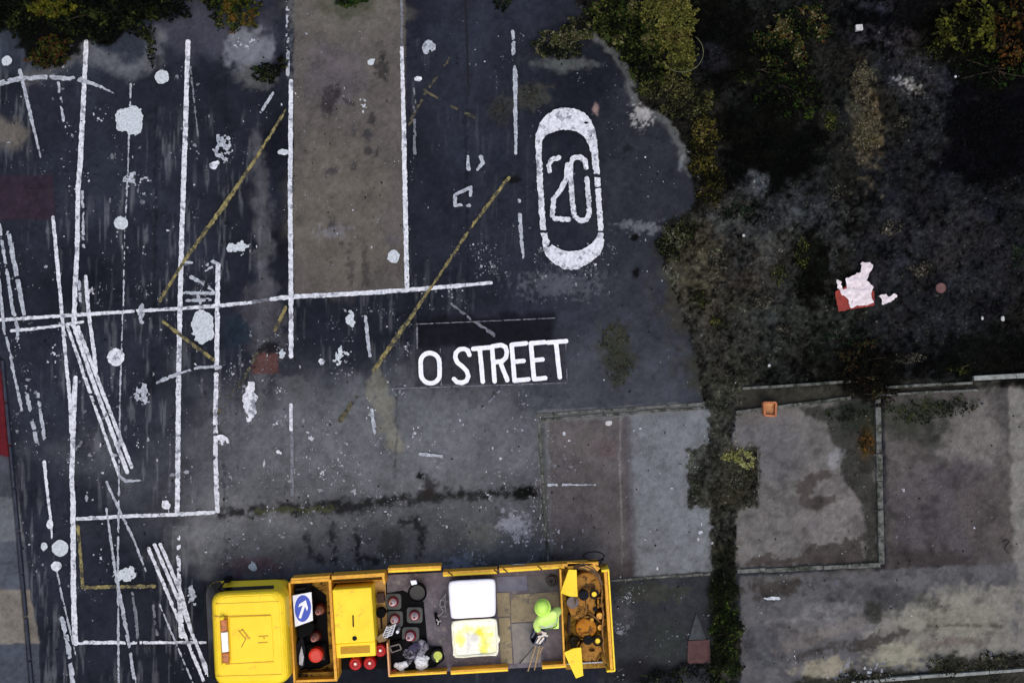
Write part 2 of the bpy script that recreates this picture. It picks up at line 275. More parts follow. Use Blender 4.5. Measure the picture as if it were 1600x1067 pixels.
def mat_noise(name, c1, c2=None, scale=6, rough=.6, metal=0, bump=.05, spec=.4, c3=None, s3=3, t3=.62, detail=5):
    c2 = c2 or tuple(v * .8 for v in c1)
    m, t, b = new_mat(name); N, L = t.nodes, t.links
    tc = N.new('ShaderNodeTexCoord')
    n = N.new('ShaderNodeTexNoise'); n.inputs['Scale'].default_value = scale; n.inputs['Detail'].default_value = detail; n.inputs['Roughness'].default_value = .65
    L.new(tc.outputs['Object'], n.inputs['Vector'])
    r = N.new('ShaderNodeValToRGB'); r.color_ramp.elements[0].position = .35; r.color_ramp.elements[1].position = .66
    r.color_ramp.elements[0].color = (*lin(c2), 1); r.color_ramp.elements[1].color = (*lin(c1), 1)
    L.new(n.outputs['Fac'], r.inputs[0]); out = r.outputs[0]
    if c3:
        n3 = N.new('ShaderNodeTexNoise'); n3.inputs['Scale'].default_value = s3; n3.inputs['Detail'].default_value = 8; n3.inputs['Roughness'].default_value = .75
        L.new(tc.outputs['Object'], n3.inputs['Vector'])
        k = N.new('ShaderNodeMapRange'); k.inputs['From Min'].default_value = t3; k.inputs['From Max'].default_value = t3 + .08
        L.new(n3.outputs['Fac'], k.inputs['Value'])
        mx = N.new('ShaderNodeMix'); mx.data_type = 'RGBA'; L.new(k.outputs[0], mx.inputs[0]); L.new(out, mx.inputs[6]); mx.inputs[7].default_value = (*lin(c3), 1)
        out = mx.outputs[2]
    L.new(out, b.inputs['Base Color'])
    b.inputs['Roughness'].default_value = rough; b.inputs['Metallic'].default_value = metal; b.inputs['Specular IOR Level'].default_value = spec
    bp = N.new('ShaderNodeBump'); bp.inputs['Strength'].default_value = bump; bp.inputs['Distance'].default_value = .02
    L.new(n.outputs['Fac'], bp.inputs['Height']); L.new(bp.outputs[0], b.inputs['Normal'])
    return m
M_GROUND = mat_attr('yard surface', .95, .4, 60, .26, .05)
M_LEAF = mat_attr('leaves', .8, 0, 30, .15, .06)
M_STONE = mat_noise('kerb stone', (112, 112, 106), (64, 66, 62), 7, .9, 0, .4, .2, (46, 50, 38), 5, .5)
M_WHITE = mat_noise('white road paint', (226, 227, 229), (180, 182, 187), 14, .7, 0, .2, .1, (122, 124, 131), 6, .52)
M_FRESH = mat_noise('fresh white road paint', (244, 245, 245), (222, 223, 225), 14, .6, 0, .15, .1, (196, 198, 202), 12, .62)
M_OLD = mat_noise('old grey white paint', (186, 190, 196), (128, 132, 138), 14, .75, 0, .15, .25, (90, 93, 100), 10, .56)
M_GHOST = mat_noise('ghost of removed paint', (128, 130, 135), (84, 86, 92), 14, .85, 0, .1, .2, (60, 62, 68), 8, .54)
M_YEL = mat_noise('old yellow paint', (150, 138, 88), (108, 99, 67), 9, .8, 0, .1, .1, (64, 62, 54), 7, .47)
M_YELF = mat_noise('faded yellow trace', (104, 97, 72), (70, 67, 56), 9, .85, 0, .1, .05, (50, 50, 50), 8, .48)
M_PALE = mat_noise('pale splash', (205, 210, 212), (160, 166, 168), 20, .75, 0, .2, .25, (140, 142, 146), 8, .6)

# ---------------------------------------------------------------- sheets of ground
def grid_mesh(name, PX, PY, z, mat, zfun=None, parent=None):
    h, w = PX.shape
    k = 1 / PPM
    co = np.empty((h * w, 3)); co[:, 0] = (PX.ravel() - CXP) * k; co[:, 1] = (CYP - PY.ravel()) * k
    co[:, 2] = z if zfun is None else z + zfun(PX, PY).ravel()
    i = np.arange(h * w).reshape(h, w)
    q = np.stack([i[1:, :-1], i[1:, 1:], i[:-1, 1:], i[:-1, :-1]], -1).reshape(-1, 4)
    me = bpy.data.meshes.new(name)
    me.vertices.add(h * w); me.vertices.foreach_set('co', co.ravel())
    me.loops.add(q.size); me.loops.foreach_set('vertex_index', q.ravel().astype(np.int32))
    me.polygons.add(len(q)); me.polygons.foreach_set('loop_start', np.arange(0, q.size, 4, dtype=np.int32)); me.polygons.foreach_set('loop_total', np.full(len(q), 4, np.int32))
    me.update(calc_edges=True)
    at = me.color_attributes.new('Col', 'FLOAT_COLOR', 'POINT')
    c = np.ones((h * w, 4)); c[:, :3] = surface_rgb(PX, PY).reshape(-1, 3); at.data.foreach_set('color', c.ravel())
    return link(name, me, mat, parent)
def axis(a, b, step):
    m = np.arange(a, b + step, step); out = []
    d = step; v = a; lo = []
    while v > a - 300000: d *= 1.25; v -= d; lo.append(v)
    d = step; v = m[-1]; hi = []
    while v < b + 300000: d *= 1.25; v += d; hi.append(v)
    return np.array(lo[::-1] + list(m) + hi)
def weed_height(px, py):
    d = np.minimum(sd_poly(px, py, WEED), sd_poly(px, py, STRIP))
    a = np.clip(-d / 30, 0, 1)
    return a * (.05 + .10 * fbm(px / 34, py / 34, 70, 3) + .06 * fbm(px / 6, py / 6, 71, 2) - .09)
gx, gy = np.meshgrid(axis(-60, 1660, 2.0), axis(-60, 1127, 2.0))
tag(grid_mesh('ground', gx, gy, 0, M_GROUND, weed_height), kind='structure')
def quad_sheet(name, c, z, step=2.5, mat=None):
    (ax, ay), (bx, by), (cx, cy), (dx, dy) = c      # tl tr br bl
    nu = int(math.hypot(bx - ax, by - ay) / step) + 2; nv = int(math.hypot(dx - ax, dy - ay) / step) + 2
    u, v = np.meshgrid(np.linspace(0, 1, nu), np.linspace(0, 1, nv))
    X = (ax * (1 - u) + bx * u) * (1 - v) + (dx * (1 - u) + cx * u) * v
    Y = (ay * (1 - u) + by * u) * (1 - v) + (dy * (1 - u) + cy * u) * v
    o = grid_mesh(name, X, Y, z, mat or M_GROUND)
    if z > .02:                                      # a raised slab gets its sides
        bm = bmesh.new(); bm.from_mesh(o.data)
        e = [e for e in bm.edges if e.is_boundary]
        r = bmesh.ops.extrude_edge_only(bm, edges=e)
        for g in r['geom']:
            if isinstance(g, bmesh.types.BMVert): g.co.z = -.02
        bm.to_mesh(o.data); bm.free()
    return tag(o, kind='structure')
quad_sheet('tarmac_strip', [(459.5, -420), (629.5, -420), (634.5, 451), (458.5, 462)], .004)
quad_sheet('concrete_pad', [(848, 650), (1106, 636), (1112, 892), (862, 904)], .012)
quad_sheet('concrete_pad', [(1149, 641), (1366, 619), (1370, 880), (1153, 888)], .012)
quad_sheet('concrete_pad', [(1388, 618), (1572, 604), (1586, 904), (1388, 886)], .010)
quad_sheet('pavement', [(-700, 560), (2, 560), (68, 1300), (-700, 1300)], .10)

# ---------------------------------------------------------------- paint on the ground
def marching(X, Y, F, z):
    """polygons of the region F<0"""
    V, Fc = [], []
    k = 1 / PPM
    ins = F < 0
    full = ins[:-1, :-1] & ins[1:, :-1] & ins[:-1, 1:] & ins[1:, 1:]
    anyi = ins[:-1, :-1] | ins[1:, :-1] | ins[:-1, 1:] | ins[1:, 1:]
    for j, i in zip(*np.nonzero(anyi)):
        cs = [(j, i), (j, i + 1), (j + 1, i + 1), (j + 1, i)]
        if full[j, i]: pts = [(X[c], Y[c]) for c in cs]
        else:
            pts = []
            for a in range(4):
                c, d = cs[a], cs[(a + 1) % 4]; fa, fb = F[c], F[d]
                if fa < 0: pts.append((X[c], Y[c]))
                if (fa < 0) != (fb < 0):
                    t = fa / (fa - fb); pts.append((X[c] + t * (X[d] - X[c]), Y[c] + t * (Y[d] - Y[c])))
        if len(pts) < 3: continue
        b = len(V); V += [((x - CXP) * k, (CYP - y) * k, z) for x, y in pts]; Fc.append(list(range(b + len(pts) - 1, b - 1, -1)))
    return V, Fc
ZP = [.0165]
def paint(name, shapes, mat, label=None, cat='road marking', group=None, wear=.18, edge=1.0, es=5, ws=7, cell=1.8, parent=None, seed=None, holes=None):
    if parent is None and len(shapes) > 1 and name.startswith('painted'):
        b0 = geom_bbox(shapes[0]); rt = empty(name, P(b0[0], b0[1], .016), label, cat, group)
        for s_ in shapes: paint('stroke', [s_], mat, wear=wear, edge=edge, es=es, ws=ws, cell=cell, parent=rt)
        return rt
    ZP[0] += .00035; z = ZP[0]
    seed = seed or random.randint(1, 9999)
    bb = [geom_bbox(g) for g in shapes]; x0 = min(b[0] for b in bb) - 4; y0 = min(b[1] for b in bb) - 4; x1 = max(b[2] for b in bb) + 4; y1 = max(b[3] for b in bb) + 4
    X, Y = np.meshgrid(np.arange(x0, x1, cell), np.arange(y0, y1, cell))
    F = np.full(X.shape, 1e9)
    for g in shapes: F = np.minimum(F, geom_sd(g, X, Y))
    F = F + edge * 3 * (fbm(X / es, Y / es, seed, 3) - .5)
    F = F + 1.5 * min(edge, 1) * (fbm(X / 1.9, Y / 1.9, seed + 77, 2) - .5)
    n = fbm(X / ws, Y / ws, seed + 50, 3) * .65 + fbm(X / (ws * 5), Y / (ws * 5), seed + 60, 2) * .35
    F = np.maximum(F, (wear - n) * 26)
    for g in (holes or []): F = np.maximum(F, -(geom_sd(g, X, Y) + edge * 3 * (fbm(X / es, Y / es, seed + 9, 3) - .5)))
    V, Fc = marching(X, Y, F, z)
    me = bpy.data.meshes.new(name); me.from_pydata(V, [], Fc)
    o = link(name, me, mat, parent)
    if parent is None: tag(o, label, cat, group)
    return o
def line(label, pts, w, mat=M_WHITE, wear=.2, group=None, **k):
    if not isinstance(w, list) and w < 3: k.setdefault('edge', .3); k.setdefault('cell', 1.2)
    wear = wear + (.05 if wear < .25 else .03)
    if mat is M_WHITE: k.setdefault('edge', .72)
    if mat is M_YEL: wear = min(wear, .36) - .06
    w = [v * .88 for v in w] if isinstance(w, list) else w * .88
    return paint('painted_line', [('s', pts, w)], mat, label, 'road marking', group, wear, **k)
G1 = 'white bay lines on the dark tarmac'
line('long white line down the left of the yard ending at the crossing of lines', [(135, 66), (131, 150), (126, 250), (122, 300), (121, 390), (118, 440), (116, 505)], [8, 8, 9, 8, 8, 8, 9], group=G1)
paint('painted_line', [('s', [(129, 300), (130, 340), (131, 388)], 4), ('s', [(124, 440), (127, 490)], 5)], M_OLD, 'short worn white offshoot hugging the right side of the first long line', group=G1, wear=.4)
line('unbroken white line running from the shrubs down to the lower bay corner', [(294, 66), (290, 200), (285, 350), (283, 410), (281, 500), (279, 620), (278, 750), (277, 803)], 8.5, group=G1, wear=.12)
line('white line with broken gaps leading into the lower triple stripe', [(279, 838), (280, 920), (284, 992)], [7, 7, 10], group=G1, wear=.36)
line('thin white line slanting left of the crossing beside the dark patch', [(83, 340), (89, 400), (97, 489), (103, 560), (110, 627), (112, 675)], [6, 7, 6, 6, 7, 8], group=G1)
line('heavy white line along the lower left bay down to its corner', [(118, 590), (115, 660), (112.5, 747), (114.5, 786), (115, 906), (117, 985), (119, 1004)], [8, 9, 8, 9, 9, 10, 9], group=G1, wear=.15)
line('short white line with a rounded top beside the crossing', [(134, 432), (139, 489), (148, 556), (150, 580)], 7, group=G1)
G2 = 'slanted white triple stripes'
line('left stripe of the upper slanted white triple', [(106, 511), (140, 610), (187, 744)], 5.5, group=G2, wear=.22)
line('middle stripe of the upper slanted white triple', [(115, 508), (150, 608), (199, 737)], 7, group=G2, wear=.15)
line('right stripe of the upper slanted white triple', [(122, 511), (158, 606), (206, 729)], 6.5, group=G2, wear=.15)
line('small white hooked stroke at the foot of the upper triple stripe', [(187, 744), (197, 751), (222, 750)], [5, 6, 2], M_OLD)
line('left stripe of the lower slanted white triple', [(232, 856), (272, 950), (318, 1062)], 6, group=G2, wear=.2)
line('middle stripe of the lower slanted white triple', [(242, 851), (285, 950), (327, 1054)], 6, group=G2, wear=.2)
line('right stripe of the lower slanted white triple beside the yellow cab', [(251, 850), (283, 925), (300, 985), (322, 1052)], [6, 7, 4, 3], group=G2, wear=.28)
line('white line with a hooked head left of the broad yard', [(341, 414), (340, 470), (339, 575)], 8, group=G1, wear=.14)
line('broken worn continuation of the hooked white line down to the bay corner', [(338, 585), (337, 660), (337, 720), (340, 798)], 8, M_WHITE, .34, group=G1)
paint('painted_scrawl', [('s', [(324, 414), (333, 409), (341, 412)], 5), ('s', [(322, 422), (332, 417)], 4), ('s', [(286, 409), (300, 411)], 4), ('s', [(299, 433), (318, 443), (336, 456)], [6, 4, 4]), ('s', [(288, 458), (335, 458)], 5), ('s', [(309, 460), (313, 474)], 5), ('s', [(292, 470), (330, 468)], 5)],
      M_OLD, 'tangle of faded white strokes between two upright lines at the crossing', wear=.36)
line('white cross line running from the left edge to the worn grey band', [(0, 500), (90, 494), (200, 487), (280, 482), (340, 478), (397, 472)], [6, 6, 6, 6, 7, 5], group=G1, wear=.27)
line('faint grey link of the cross line over the worn band', [(396, 472), (426, 467)], 6, M_GHOST, .3)
line('white cross line under the brown strip fading out near the oval', [(424, 467), (455, 464), (550, 459), (640, 453), (700, 448), (768, 442)], [7, 8, 8, 8, 7, 5], group=G1, wear=.2)
line('short white cross line just under the left cross line', [(18, 517), (50, 514), (100, 508), (130, 503)], 5, M_WHITE, .3, group=G1)
line('bright white line along the left edge of the brown strip', [(455, 128), (453.5, 300), (455, 460), (455, 556)], [7.5, 8, 8, 8], group=G1, wear=.12)
line('short white dash with a rounded foot below the brown strip line', [(455, 632), (455, 672)], 6, group=G1)
line('faint grey line running from the white dash towards the dirty joint', [(456, 676), (457, 780)], 6, M_GHOST, .3)
line('white line along the right edge of the brown strip', [(628, 74), (631, 200), (634, 350), (636, 452)], [6, 8, 8, 8], group=G1, wear=.16)
line('dull narrow line at the top of the right brown strip edge', [(627, -60), (628, 72)], 4, M_GHOST, .25)
line('broken white dashes at the top left of the brown strip', [(449, -40), (450, 60), (450, 118)], 6, M_OLD, .47)
line('white base line of the left bay with neat ends', [(122, 810), (200, 806), (280, 803), (334, 800)], 6.5, group=G1, wear=.15)
line('white base line at the bottom left breaking up to the right', [(118, 1003), (205, 1003), (335, 1003)], [7, 6, 4], group=G1, wear=.37)
G3 = 'worn yellow lines'
line('long yellow diagonal from the brown strip down to the cross line', [(447, 172), (400, 248), (350, 322), (290, 405), (250, 470)], [4, 5, 8, 6, 5], M_YEL, .26, group=G3)
line('short yellow diagonal below the left cross line beside the bright upright', [(447, 480), (430, 516)], 6, M_YEL, .26, group=G3)
line('yellow diagonal between the two left uprights below the crossing', [(256, 503), (300, 537), (334, 562)], 6, M_YEL, .3, group=G3)
line('broken yellow diagonal by the reddish patch', [(402, 552), (376, 600), (340, 645)], 6, M_YELF, .44, group=G3)
line('long yellow diagonal from beside the oval to the tan smear', [(795, 278), (740, 350), (680, 440), (625, 520), (585, 577)], [6, 5, 4, 8, 7], M_YEL, .3, group=G3)
line('short yellow end of the long diagonal left of the tan smear', [(558, 618), (532, 656)], [6, 10], M_YELF, .36, group=G3)
line('faint yellow branch reaching towards the dark panel', [(680, 455), (735, 498), (775, 525)], [3, 4, 6], M_GHOST, .45)
line('faded strokes rising beside the right line of the brown strip', [(640, 195), (652, 168), (676, 130), (703, 92)], 5, M_YELF, .46)
line('faded dashes slanting down towards the oval', [(660, 140), (715, 172), (766, 196)], [4, 5, 7], M_YELF, .46)
line('yellow corner line of the lower left bay', [(122, 822), (127, 870), (130, 917), (242, 915)], 6, M_YEL, .26, group=G3)
line('broken white dashes left of the oval, upper run', [(801, 50), (805, 120), (806, 240)], [6, 8, 5], M_OLD, .36)
line('broken white dashes left of the oval, lower run', [(810, 288), (813, 350), (817, 402)], 6, M_OLD, .44)
line('narrow dark joint cracked beside the faded dashes', [(727, -10), (730, 80), (733, 150)], 2.5, mat_noise('crack', (16, 16, 20), (10, 10, 12), 20, .9), .42)
line('slanted old white line in the top left bay', [(32, 111), (48, 178), (64, 246)], [6, 6, 4], M_OLD, .26)
line('pale arc crossing the top of the left long line', [(-20, 137), (0, 131), (30, 124), (70, 121), (120, 124), (150, 133), (178, 146)], [9, 9, 8, 7, 8, 6, 3], M_OLD, .33)
for lab, pts, w, wr in [('worn grey stripe at the left edge, outer one', [(0, 352), (19, 474), (27, 510)], 6, .36), ('worn grey stripe at the left edge, inner one', [(14, 364), (27, 430), (38, 490)], 8, .34), ('bright short stripe touching the left edge', [(-2, 425), (8, 522)], 5, .2),
                        ('grey stripe below the left cross line, outermost', [(11, 528), (24, 590), (35, 640)], 5, .38), ('broad faint stripe near the left edge pavement', [(41, 604), (50, 650), (58, 690)], 7, .42), ('second broad faint stripe near the left edge pavement', [(60, 612), (66, 660), (72, 698)], 6, .42),
                        ('worn stub of a stripe below the purple patch', [(27, 500), (30, 540)], 6, .42), ('faint dashed stripe in the top left corner bay', [(92, 130), (100, 190)], 5, .42), ('ragged stripe at the bottom left foot of the yard', [(98, 966), (106, 1000), (115, 1066)], 8, .36)]:
    line(lab, pts, w, M_OLD, wr, group='worn grey stripes at the left')
line('beaded white line beside the pavement at the lower left', [(70, 722), (72, 745), (79, 800), (82, 840)], [7, 5, 5, 3], M_WHITE, .2)
line('thin grey line continuing the beaded line down to the corner', [(89, 890), (100, 940), (119, 1022)], 3, M_OLD, .2)
line('very long hair thin line down the whole left side', [(205, 133), (203, 190), (200, 280), (196, 360), (193, 480), (188, 620), (187, 720), (185, 860), (186, 1100)], [4, 3, 2, 1.8, 2.2, 2.8, 2.5, 4, 3.5], M_OLD, .2)
line('thin grey slanting line crossing the lower bay base line', [(167, 752), (187, 796), (210, 843), (229, 893)], [4, 4, 4, 2], M_OLD, .3)
line('worn white slanting line through the lower left bay', [(167, 793), (175, 851), (181, 896), (193, 955), (203, 1010), (212, 1070)], [4, 4, 5, 7, 5, 6], M_OLD, .34)
line('broken ghost line in the middle of the lower left bay', [(207, 925), (213, 960), (216, 1000)], 5, M_GHOST, .42)
line('broken ghost line right of the lower left bay', [(240, 945), (246, 990)], 5, M_GHOST, .45)
line('thin line slanting left of the lower triple stripe', [(250, 944), (303, 1068)], 3, M_OLD, .2)
line('thin grey slanting line at the top of the second long line', [(298, 105), (304, 160), (310, 214)], 3, M_GHOST, .3)
line('pale curved stroke crossing the second long line', [(246, 598), (262, 590), (285, 582), (310, 574), (345, 573)], [4, 7, 4, 4, 6], M_OLD, .3)
line('broken diagonal trace left of the second long line', [(118, 706), (135, 680), (160, 655), (190, 628), (210, 618)], [6, 4, 3, 4, 3], M_GHOST, .42)
line('worn vertical dashes in the middle below the brown strip', [(571, 495), (575, 530), (578, 556)], 6, M_OLD, .38)
line('worn dash beside the tan smear', [(581, 640), (586, 676)], 6, M_OLD, .36)
line('short worn dash below the street lettering', [(657, 709), (690, 713)], 6, M_OLD, .36)
line('short faded dash on the purple slab', [(857, 757), (890, 757), (930, 757)], [4, 4, 2], M_OLD, .3)
line('faint stroke below the last letters', [(784, 606), (757, 637)], 4, M_GHOST, .42)
line('small pale slanting dash by the tuft at the top', [(427, 146), (408, 176)], 5, M_OLD, .3)
line('thin pale frame line above the lettering', [(640, 507), (868, 497)], 1.6, M_GHOST, .2)
line('thin pale frame line below the lettering', [(612, 607), (884, 598)], 1.6, M_GHOST, .3)
paint('painted_line', [('s', [(652, 505), (652, 545)], 1.5), ('s', [(688, 545), (690, 602)], 1.5), ('s', [(884, 538), (886, 598)], 1.5)], M_GHOST, 'thin pale upright guide marks round the lettering', wear=.2)
line('broken dashes in the upper middle bay', [(648, 140), (648, 240)], 5, M_GHOST, .42)
paint('painted_scrawl', [('s', [(731, 246), (732, 264)], 6), ('s', [(751, 245), (755, 255), (746, 266)], 5)], M_OLD, 'two small broken bracket strokes left of the oval', wear=.25)
paint('painted_scrawl', [('s', [(711, 305), (736, 293), (735, 306)], 5), ('s', [(711, 306), (711, 322), (722, 320), (733, 322)], 5)], M_OLD, 'small scribbled box left of the oval', wear=.34)
# blots
BL = 'pale paint blots'
for lab, cx, cy, rx, ry, mt, wr, ed, es in [
    ('bright round white blot beside the hair thin line', 182, 558, 13, 14, M_WHITE, .1, .7, 7), ('round pale blot above the crossing on the hair thin line', 190, 349, 11, 10, M_PALE, .1, .8, 7),
    ('round pale blot below the top shrubs', 254, 121, 11, 11, M_PALE, .1, .8, 6), ('large flower shaped pale blot on the hair thin line', 205, 190, 22, 22, M_PALE, .15, 4.5, 11),
    ('large oval pale blot tucked against the hooked line', 318, 511, 18, 27, M_PALE, .1, 2, 9), ('small round blot at the left edge', 12, 96, 8, 8, M_PALE, .15, 1, 6), ('round pale blot on the brown strip', 615, 401, 10, 10, M_PALE, .1, 1.2, 5),
    ('large round blot by the pavement', 95, 856, 13, 13, M_PALE, .1, .7, 6), ('small blot left of the large round blot by the pavement', 70, 853, 5, 7, M_PALE, .1, .7, 6), ('small bright blot below the large round blot by the pavement', 89, 884, 8, 8, M_WHITE, .1, .8, 6),
    ('small white blot at the middle of the beaded line', 79, 818, 5, 8, M_WHITE, .1, .7, 5),
    ('tall white blot beside the broken yellow diagonal', 391, 628, 10, 28, M_WHITE, .1, 3.0, 9), ('ragged white splash right of the second long line', 372, 386, 16, 9, M_PALE, .3, 4.0, 7),
    ('pale blot by the brown strip edge', 442, 238, 9, 5, M_PALE, .1, 1, 5), ('small pinkish pale splash by the cab', 395, 884, 6, 6, M_PALE, .2, 2, 5), ('ragged pale splash inside the lower left bay', 198, 897, 13, 10, M_PALE, .34, 4, 6),
    ('upright ragged pale splash left of the yellow cab', 301, 930, 5, 14, M_OLD, .32, 3, 6), ('forked pale splash in the upper left bay', 352, 232, 14, 20, M_OLD, .42, 5, 9), ('small bright blot under the forked splash', 335, 258, 8, 6, M_WHITE, .15, 2, 6),
    ('small white blot right of the brown strip near the top', 654, 124, 6, 4, M_WHITE, .05, 1, 5), ('worn splash of old paint near the top right of the brown strip', 671, 75, 10, 10, M_OLD, .38, 3, 6), ('elongated pale blot in the middle yard', 548, 500, 6, 13, M_PALE, .2, 2, 6),
    ('ragged pale blot in the middle yard', 535, 557, 12, 14, M_PALE, .36, 4, 6), ('small round white blot in the middle yard', 503, 565, 5, 5, M_WHITE, .1, 1.5, 4), ('white crescent speck on the brown strip', 581, 98, 5, 7, M_PALE, .3, 2, 4),
    ('pale ragged splash across the left bay cross mark', 210, 283, 22, 9, M_OLD, .43, 5, 6), ('small white splash low between the uprights', 261, 788, 6, 11, M_WHITE, .2, 2.5, 5), ('small bright white dab beside the reddish patch', 441, 552, 4, 8, M_PALE, .15, 1.5, 4),
    ('white dab in the lower left of the middle yard', 348, 686, 8, 7, M_WHITE, .3, 3, 4), ('small white dab above the reddish ground by the cab', 435, 706, 5, 4, M_WHITE, .2, 2, 4), ('pale scuffed patch above the small tuft', 385, 68, 18, 10, M_OLD, .46, 4, 6),
    ('pale upright dab in the left bay', 222, 490, 5, 14, M_OLD, .3, 2, 5), ('ragged pale dab below the bright round blot', 224, 616, 9, 14, M_OLD, .36, 4, 5), ('pale flat dab on the right slab', 1206, 934, 11, 2.5, M_PALE, .1, .7, 5)]:
    paint('paint_blot', [('e', cx, cy, rx, ry)], mt, lab, 'paint blot', BL, wr + (.06 if ed > 1.9 else .08), ed * (1.5 if ed > 1.9 else 1.35), es, 4)
paint('white_rag', [('p', [(1303, 438), (1310, 441), (1314, 452), (1320, 452), (1317, 436), (1330, 430), (1340, 425), (1342, 412), (1356, 410), (1360, 420), (1352, 428), (1350, 438), (1361, 448), (1356, 460), (1362, 474), (1340, 478), (1326, 481), (1320, 466), (1312, 462), (1305, 450)]), ('p', [(1366, 463), (1380, 460), (1384, 468), (1392, 458), (1398, 463), (1385, 473), (1374, 476), (1372, 466)])],
      mat_noise('dirty paper', (232, 222, 222), (206, 192, 192), 9, .8, 0, .5, .1, (150, 128, 124), 7, .62), 'ragged white paper sheet torn over the red board in the weeds', 'paper', wear=.24, edge=1.8, es=5).location.z = .2
for v in bpy.data.objects['white_rag'].data.vertices:
    q = v.co; v.co.z += .09 * (float(fbm(np.array([q.x * 9. + 40]), np.array([q.y * 9. + 40]), 12, 3)[0]) - .35)
ob = paint('red_board', [('p', [(1301, 455), (1320, 448), (1362, 455), (1362, 478), (1328, 483), (1306, 488)])], mat_noise('red board', (150, 56, 42), (112, 38, 32), 8, .8), 'weathered red board lying under torn white paper in the weeds', 'board', wear=.1, edge=.8); ob.location.z = .19
bm = bmesh.new(); bm.from_mesh(ob.data); bmesh.ops.remove_doubles(bm, verts=bm.verts[:], dist=.0005); r = bmesh.ops.extrude_face_region(bm, geom=bm.faces[:]); bmesh.ops.translate(bm, verts=[v for v in r['geom'] if isinstance(v, bmesh.types.BMVert)], vec=(0, 0, -.02)); bm.to_mesh(ob.data); bm.free()
# street lettering
Z5 = lambda pts: [(600 + .375 * u, 350 + .375 * v) for u, v in pts]
root = empty('street_lettering', P(767, 566, .012), 'fresh white painted words O STREET on the dark panel in the yard', 'lettering')
def ell_pts(cx, cy, rx, ry, n=28, a0=0, a1=360): return [(cx + rx * math.cos(math.radians(a0 + (a1 - a0) * i / n)), cy + ry * math.sin(math.radians(a0 + (a1 - a0) * i / n))) for i in range(n + 1)]
def rr_pts(cx, cy, hw, hh, tilt=0):      # racetrack outline
    p = [(cx + hw * math.cos(a), cy - (hh - hw) + hw * math.sin(a)) for a in np.linspace(math.pi, 2 * math.pi, 12)] + [(cx + hw * math.cos(a), cy + (hh - hw) + hw * math.sin(a)) for a in np.linspace(0, math.pi, 12)]
    p.append(p[0]); return [(x + tilt * (y - cy), y) for x, y in p]
LW = 7.0
letters = {
 'O': [rr_pts(193, 600, 39, 63, .03)],
 'S': [[(356, 545), (350, 527), (335, 520), (315, 522), (300, 536), (297, 556), (306, 576), (328, 594), (345, 612), (352, 634), (344, 653), (325, 661), (305, 658), (292, 645)]],
 'T': [[(372, 520), (438, 514)], [(399, 518), (412, 656)]],
 'R': [[(450, 510), (461, 655)], [(450, 510), (488, 504), (506, 512), (512, 534), (508, 556), (494, 570), (456, 576)], [(484, 574), (514, 650)]],
 'E': [[(532, 503), (544, 652)], [(532, 503), (592, 497)], [(538, 574), (582, 570)], [(544, 652), (602, 646)]],
 'E2': [[(612, 497), (625, 646)], [(612, 497), (668, 492)], [(618, 568), (660, 564)], [(625, 646), (672, 641)]],
 'T2': [[(682, 494), (758, 488)], [(716, 492), (732, 638)]]}
for k, v in letters.items():
    o = paint('letter', [('s', Z5(s), LW) for s in v], M_FRESH, parent=root, wear=0, edge=.22, cell=1.2); o['label'] = 'painted letter ' + k[0]
# speed roundel
root = empty('speed_marking', P(890, 297, .012), 'tall white painted oval ring round a worn number 20', 'road marking')
Z1 = lambda pts: [(700 + .375 * u, .375 * v) for u, v in pts]
outer = [(836, 222), (838, 205), (849, 183), (867, 171), (885, 168), (905, 172), (920, 183), (929, 200), (933, 222), (936, 262), (940, 310), (943, 372), (943, 391), (922, 412), (892, 425), (862, 412), (849, 393), (848, 378), (844, 360), (840, 300)]
inner = [(845.5, 226), (850, 215), (864, 206), (882, 203), (902, 206), (914, 216), (922, 232), (927, 265), (931, 310), (934, 358), (935, 368), (919, 387), (892, 395), (868, 388), (859, 378), (853, 360), (849, 300)]
def chaikin(p, n=3):
    for _ in range(n): p = [q for i in range(len(p)) for q in ((p[i][0] * .75 + p[(i + 1) % len(p)][0] * .25, p[i][1] * .75 + p[(i + 1) % len(p)][1] * .25), (p[i][0] * .25 + p[(i + 1) % len(p)][0] * .75, p[i][1] * .25 + p[(i + 1) % len(p)][1] * .75))]
    return p
outer, inner = chaikin(outer), chaikin(inner)
paint('oval_ring', [('p', outer)], M_WHITE, parent=root, wear=.25, edge=1.1, es=4, cell=1.4,
      holes=[('p', inner), ('s', [(922, 273), (945, 278)], 5), ('s', [(930, 294), (946, 293)], 2.5), ('s', [(928, 362), (948, 362)], 3), ('s', [(838, 363), (856, 362)], 4), ('s', [(856, 386), (864, 378)], 3), ('e', 916, 193, 3, 2)])
o = paint('digit', [('s', Z1(p), 7.5) for p in ([(424, 715), (420, 690), (432, 668), (460, 660)], [(496, 690), (494, 740), (470, 790), (440, 830), (434, 900)], [(445, 912), (504, 916)])], M_WHITE, parent=root, wear=.2, edge=1.0, es=4, cell=1.4); o['label'] = 'painted digit 2'
o = paint('digit', [('s', Z1(p), 7.5) for p in ([(574, 700), (570, 670), (548, 656), (522, 660), (510, 690), (512, 760), (518, 850), (528, 905), (550, 922), (578, 916), (588, 890), (584, 820), (578, 745)],)], M_WHITE, parent=root, wear=.2, edge=1.0, es=4, cell=1.4); o['label'] = 'painted digit 0'
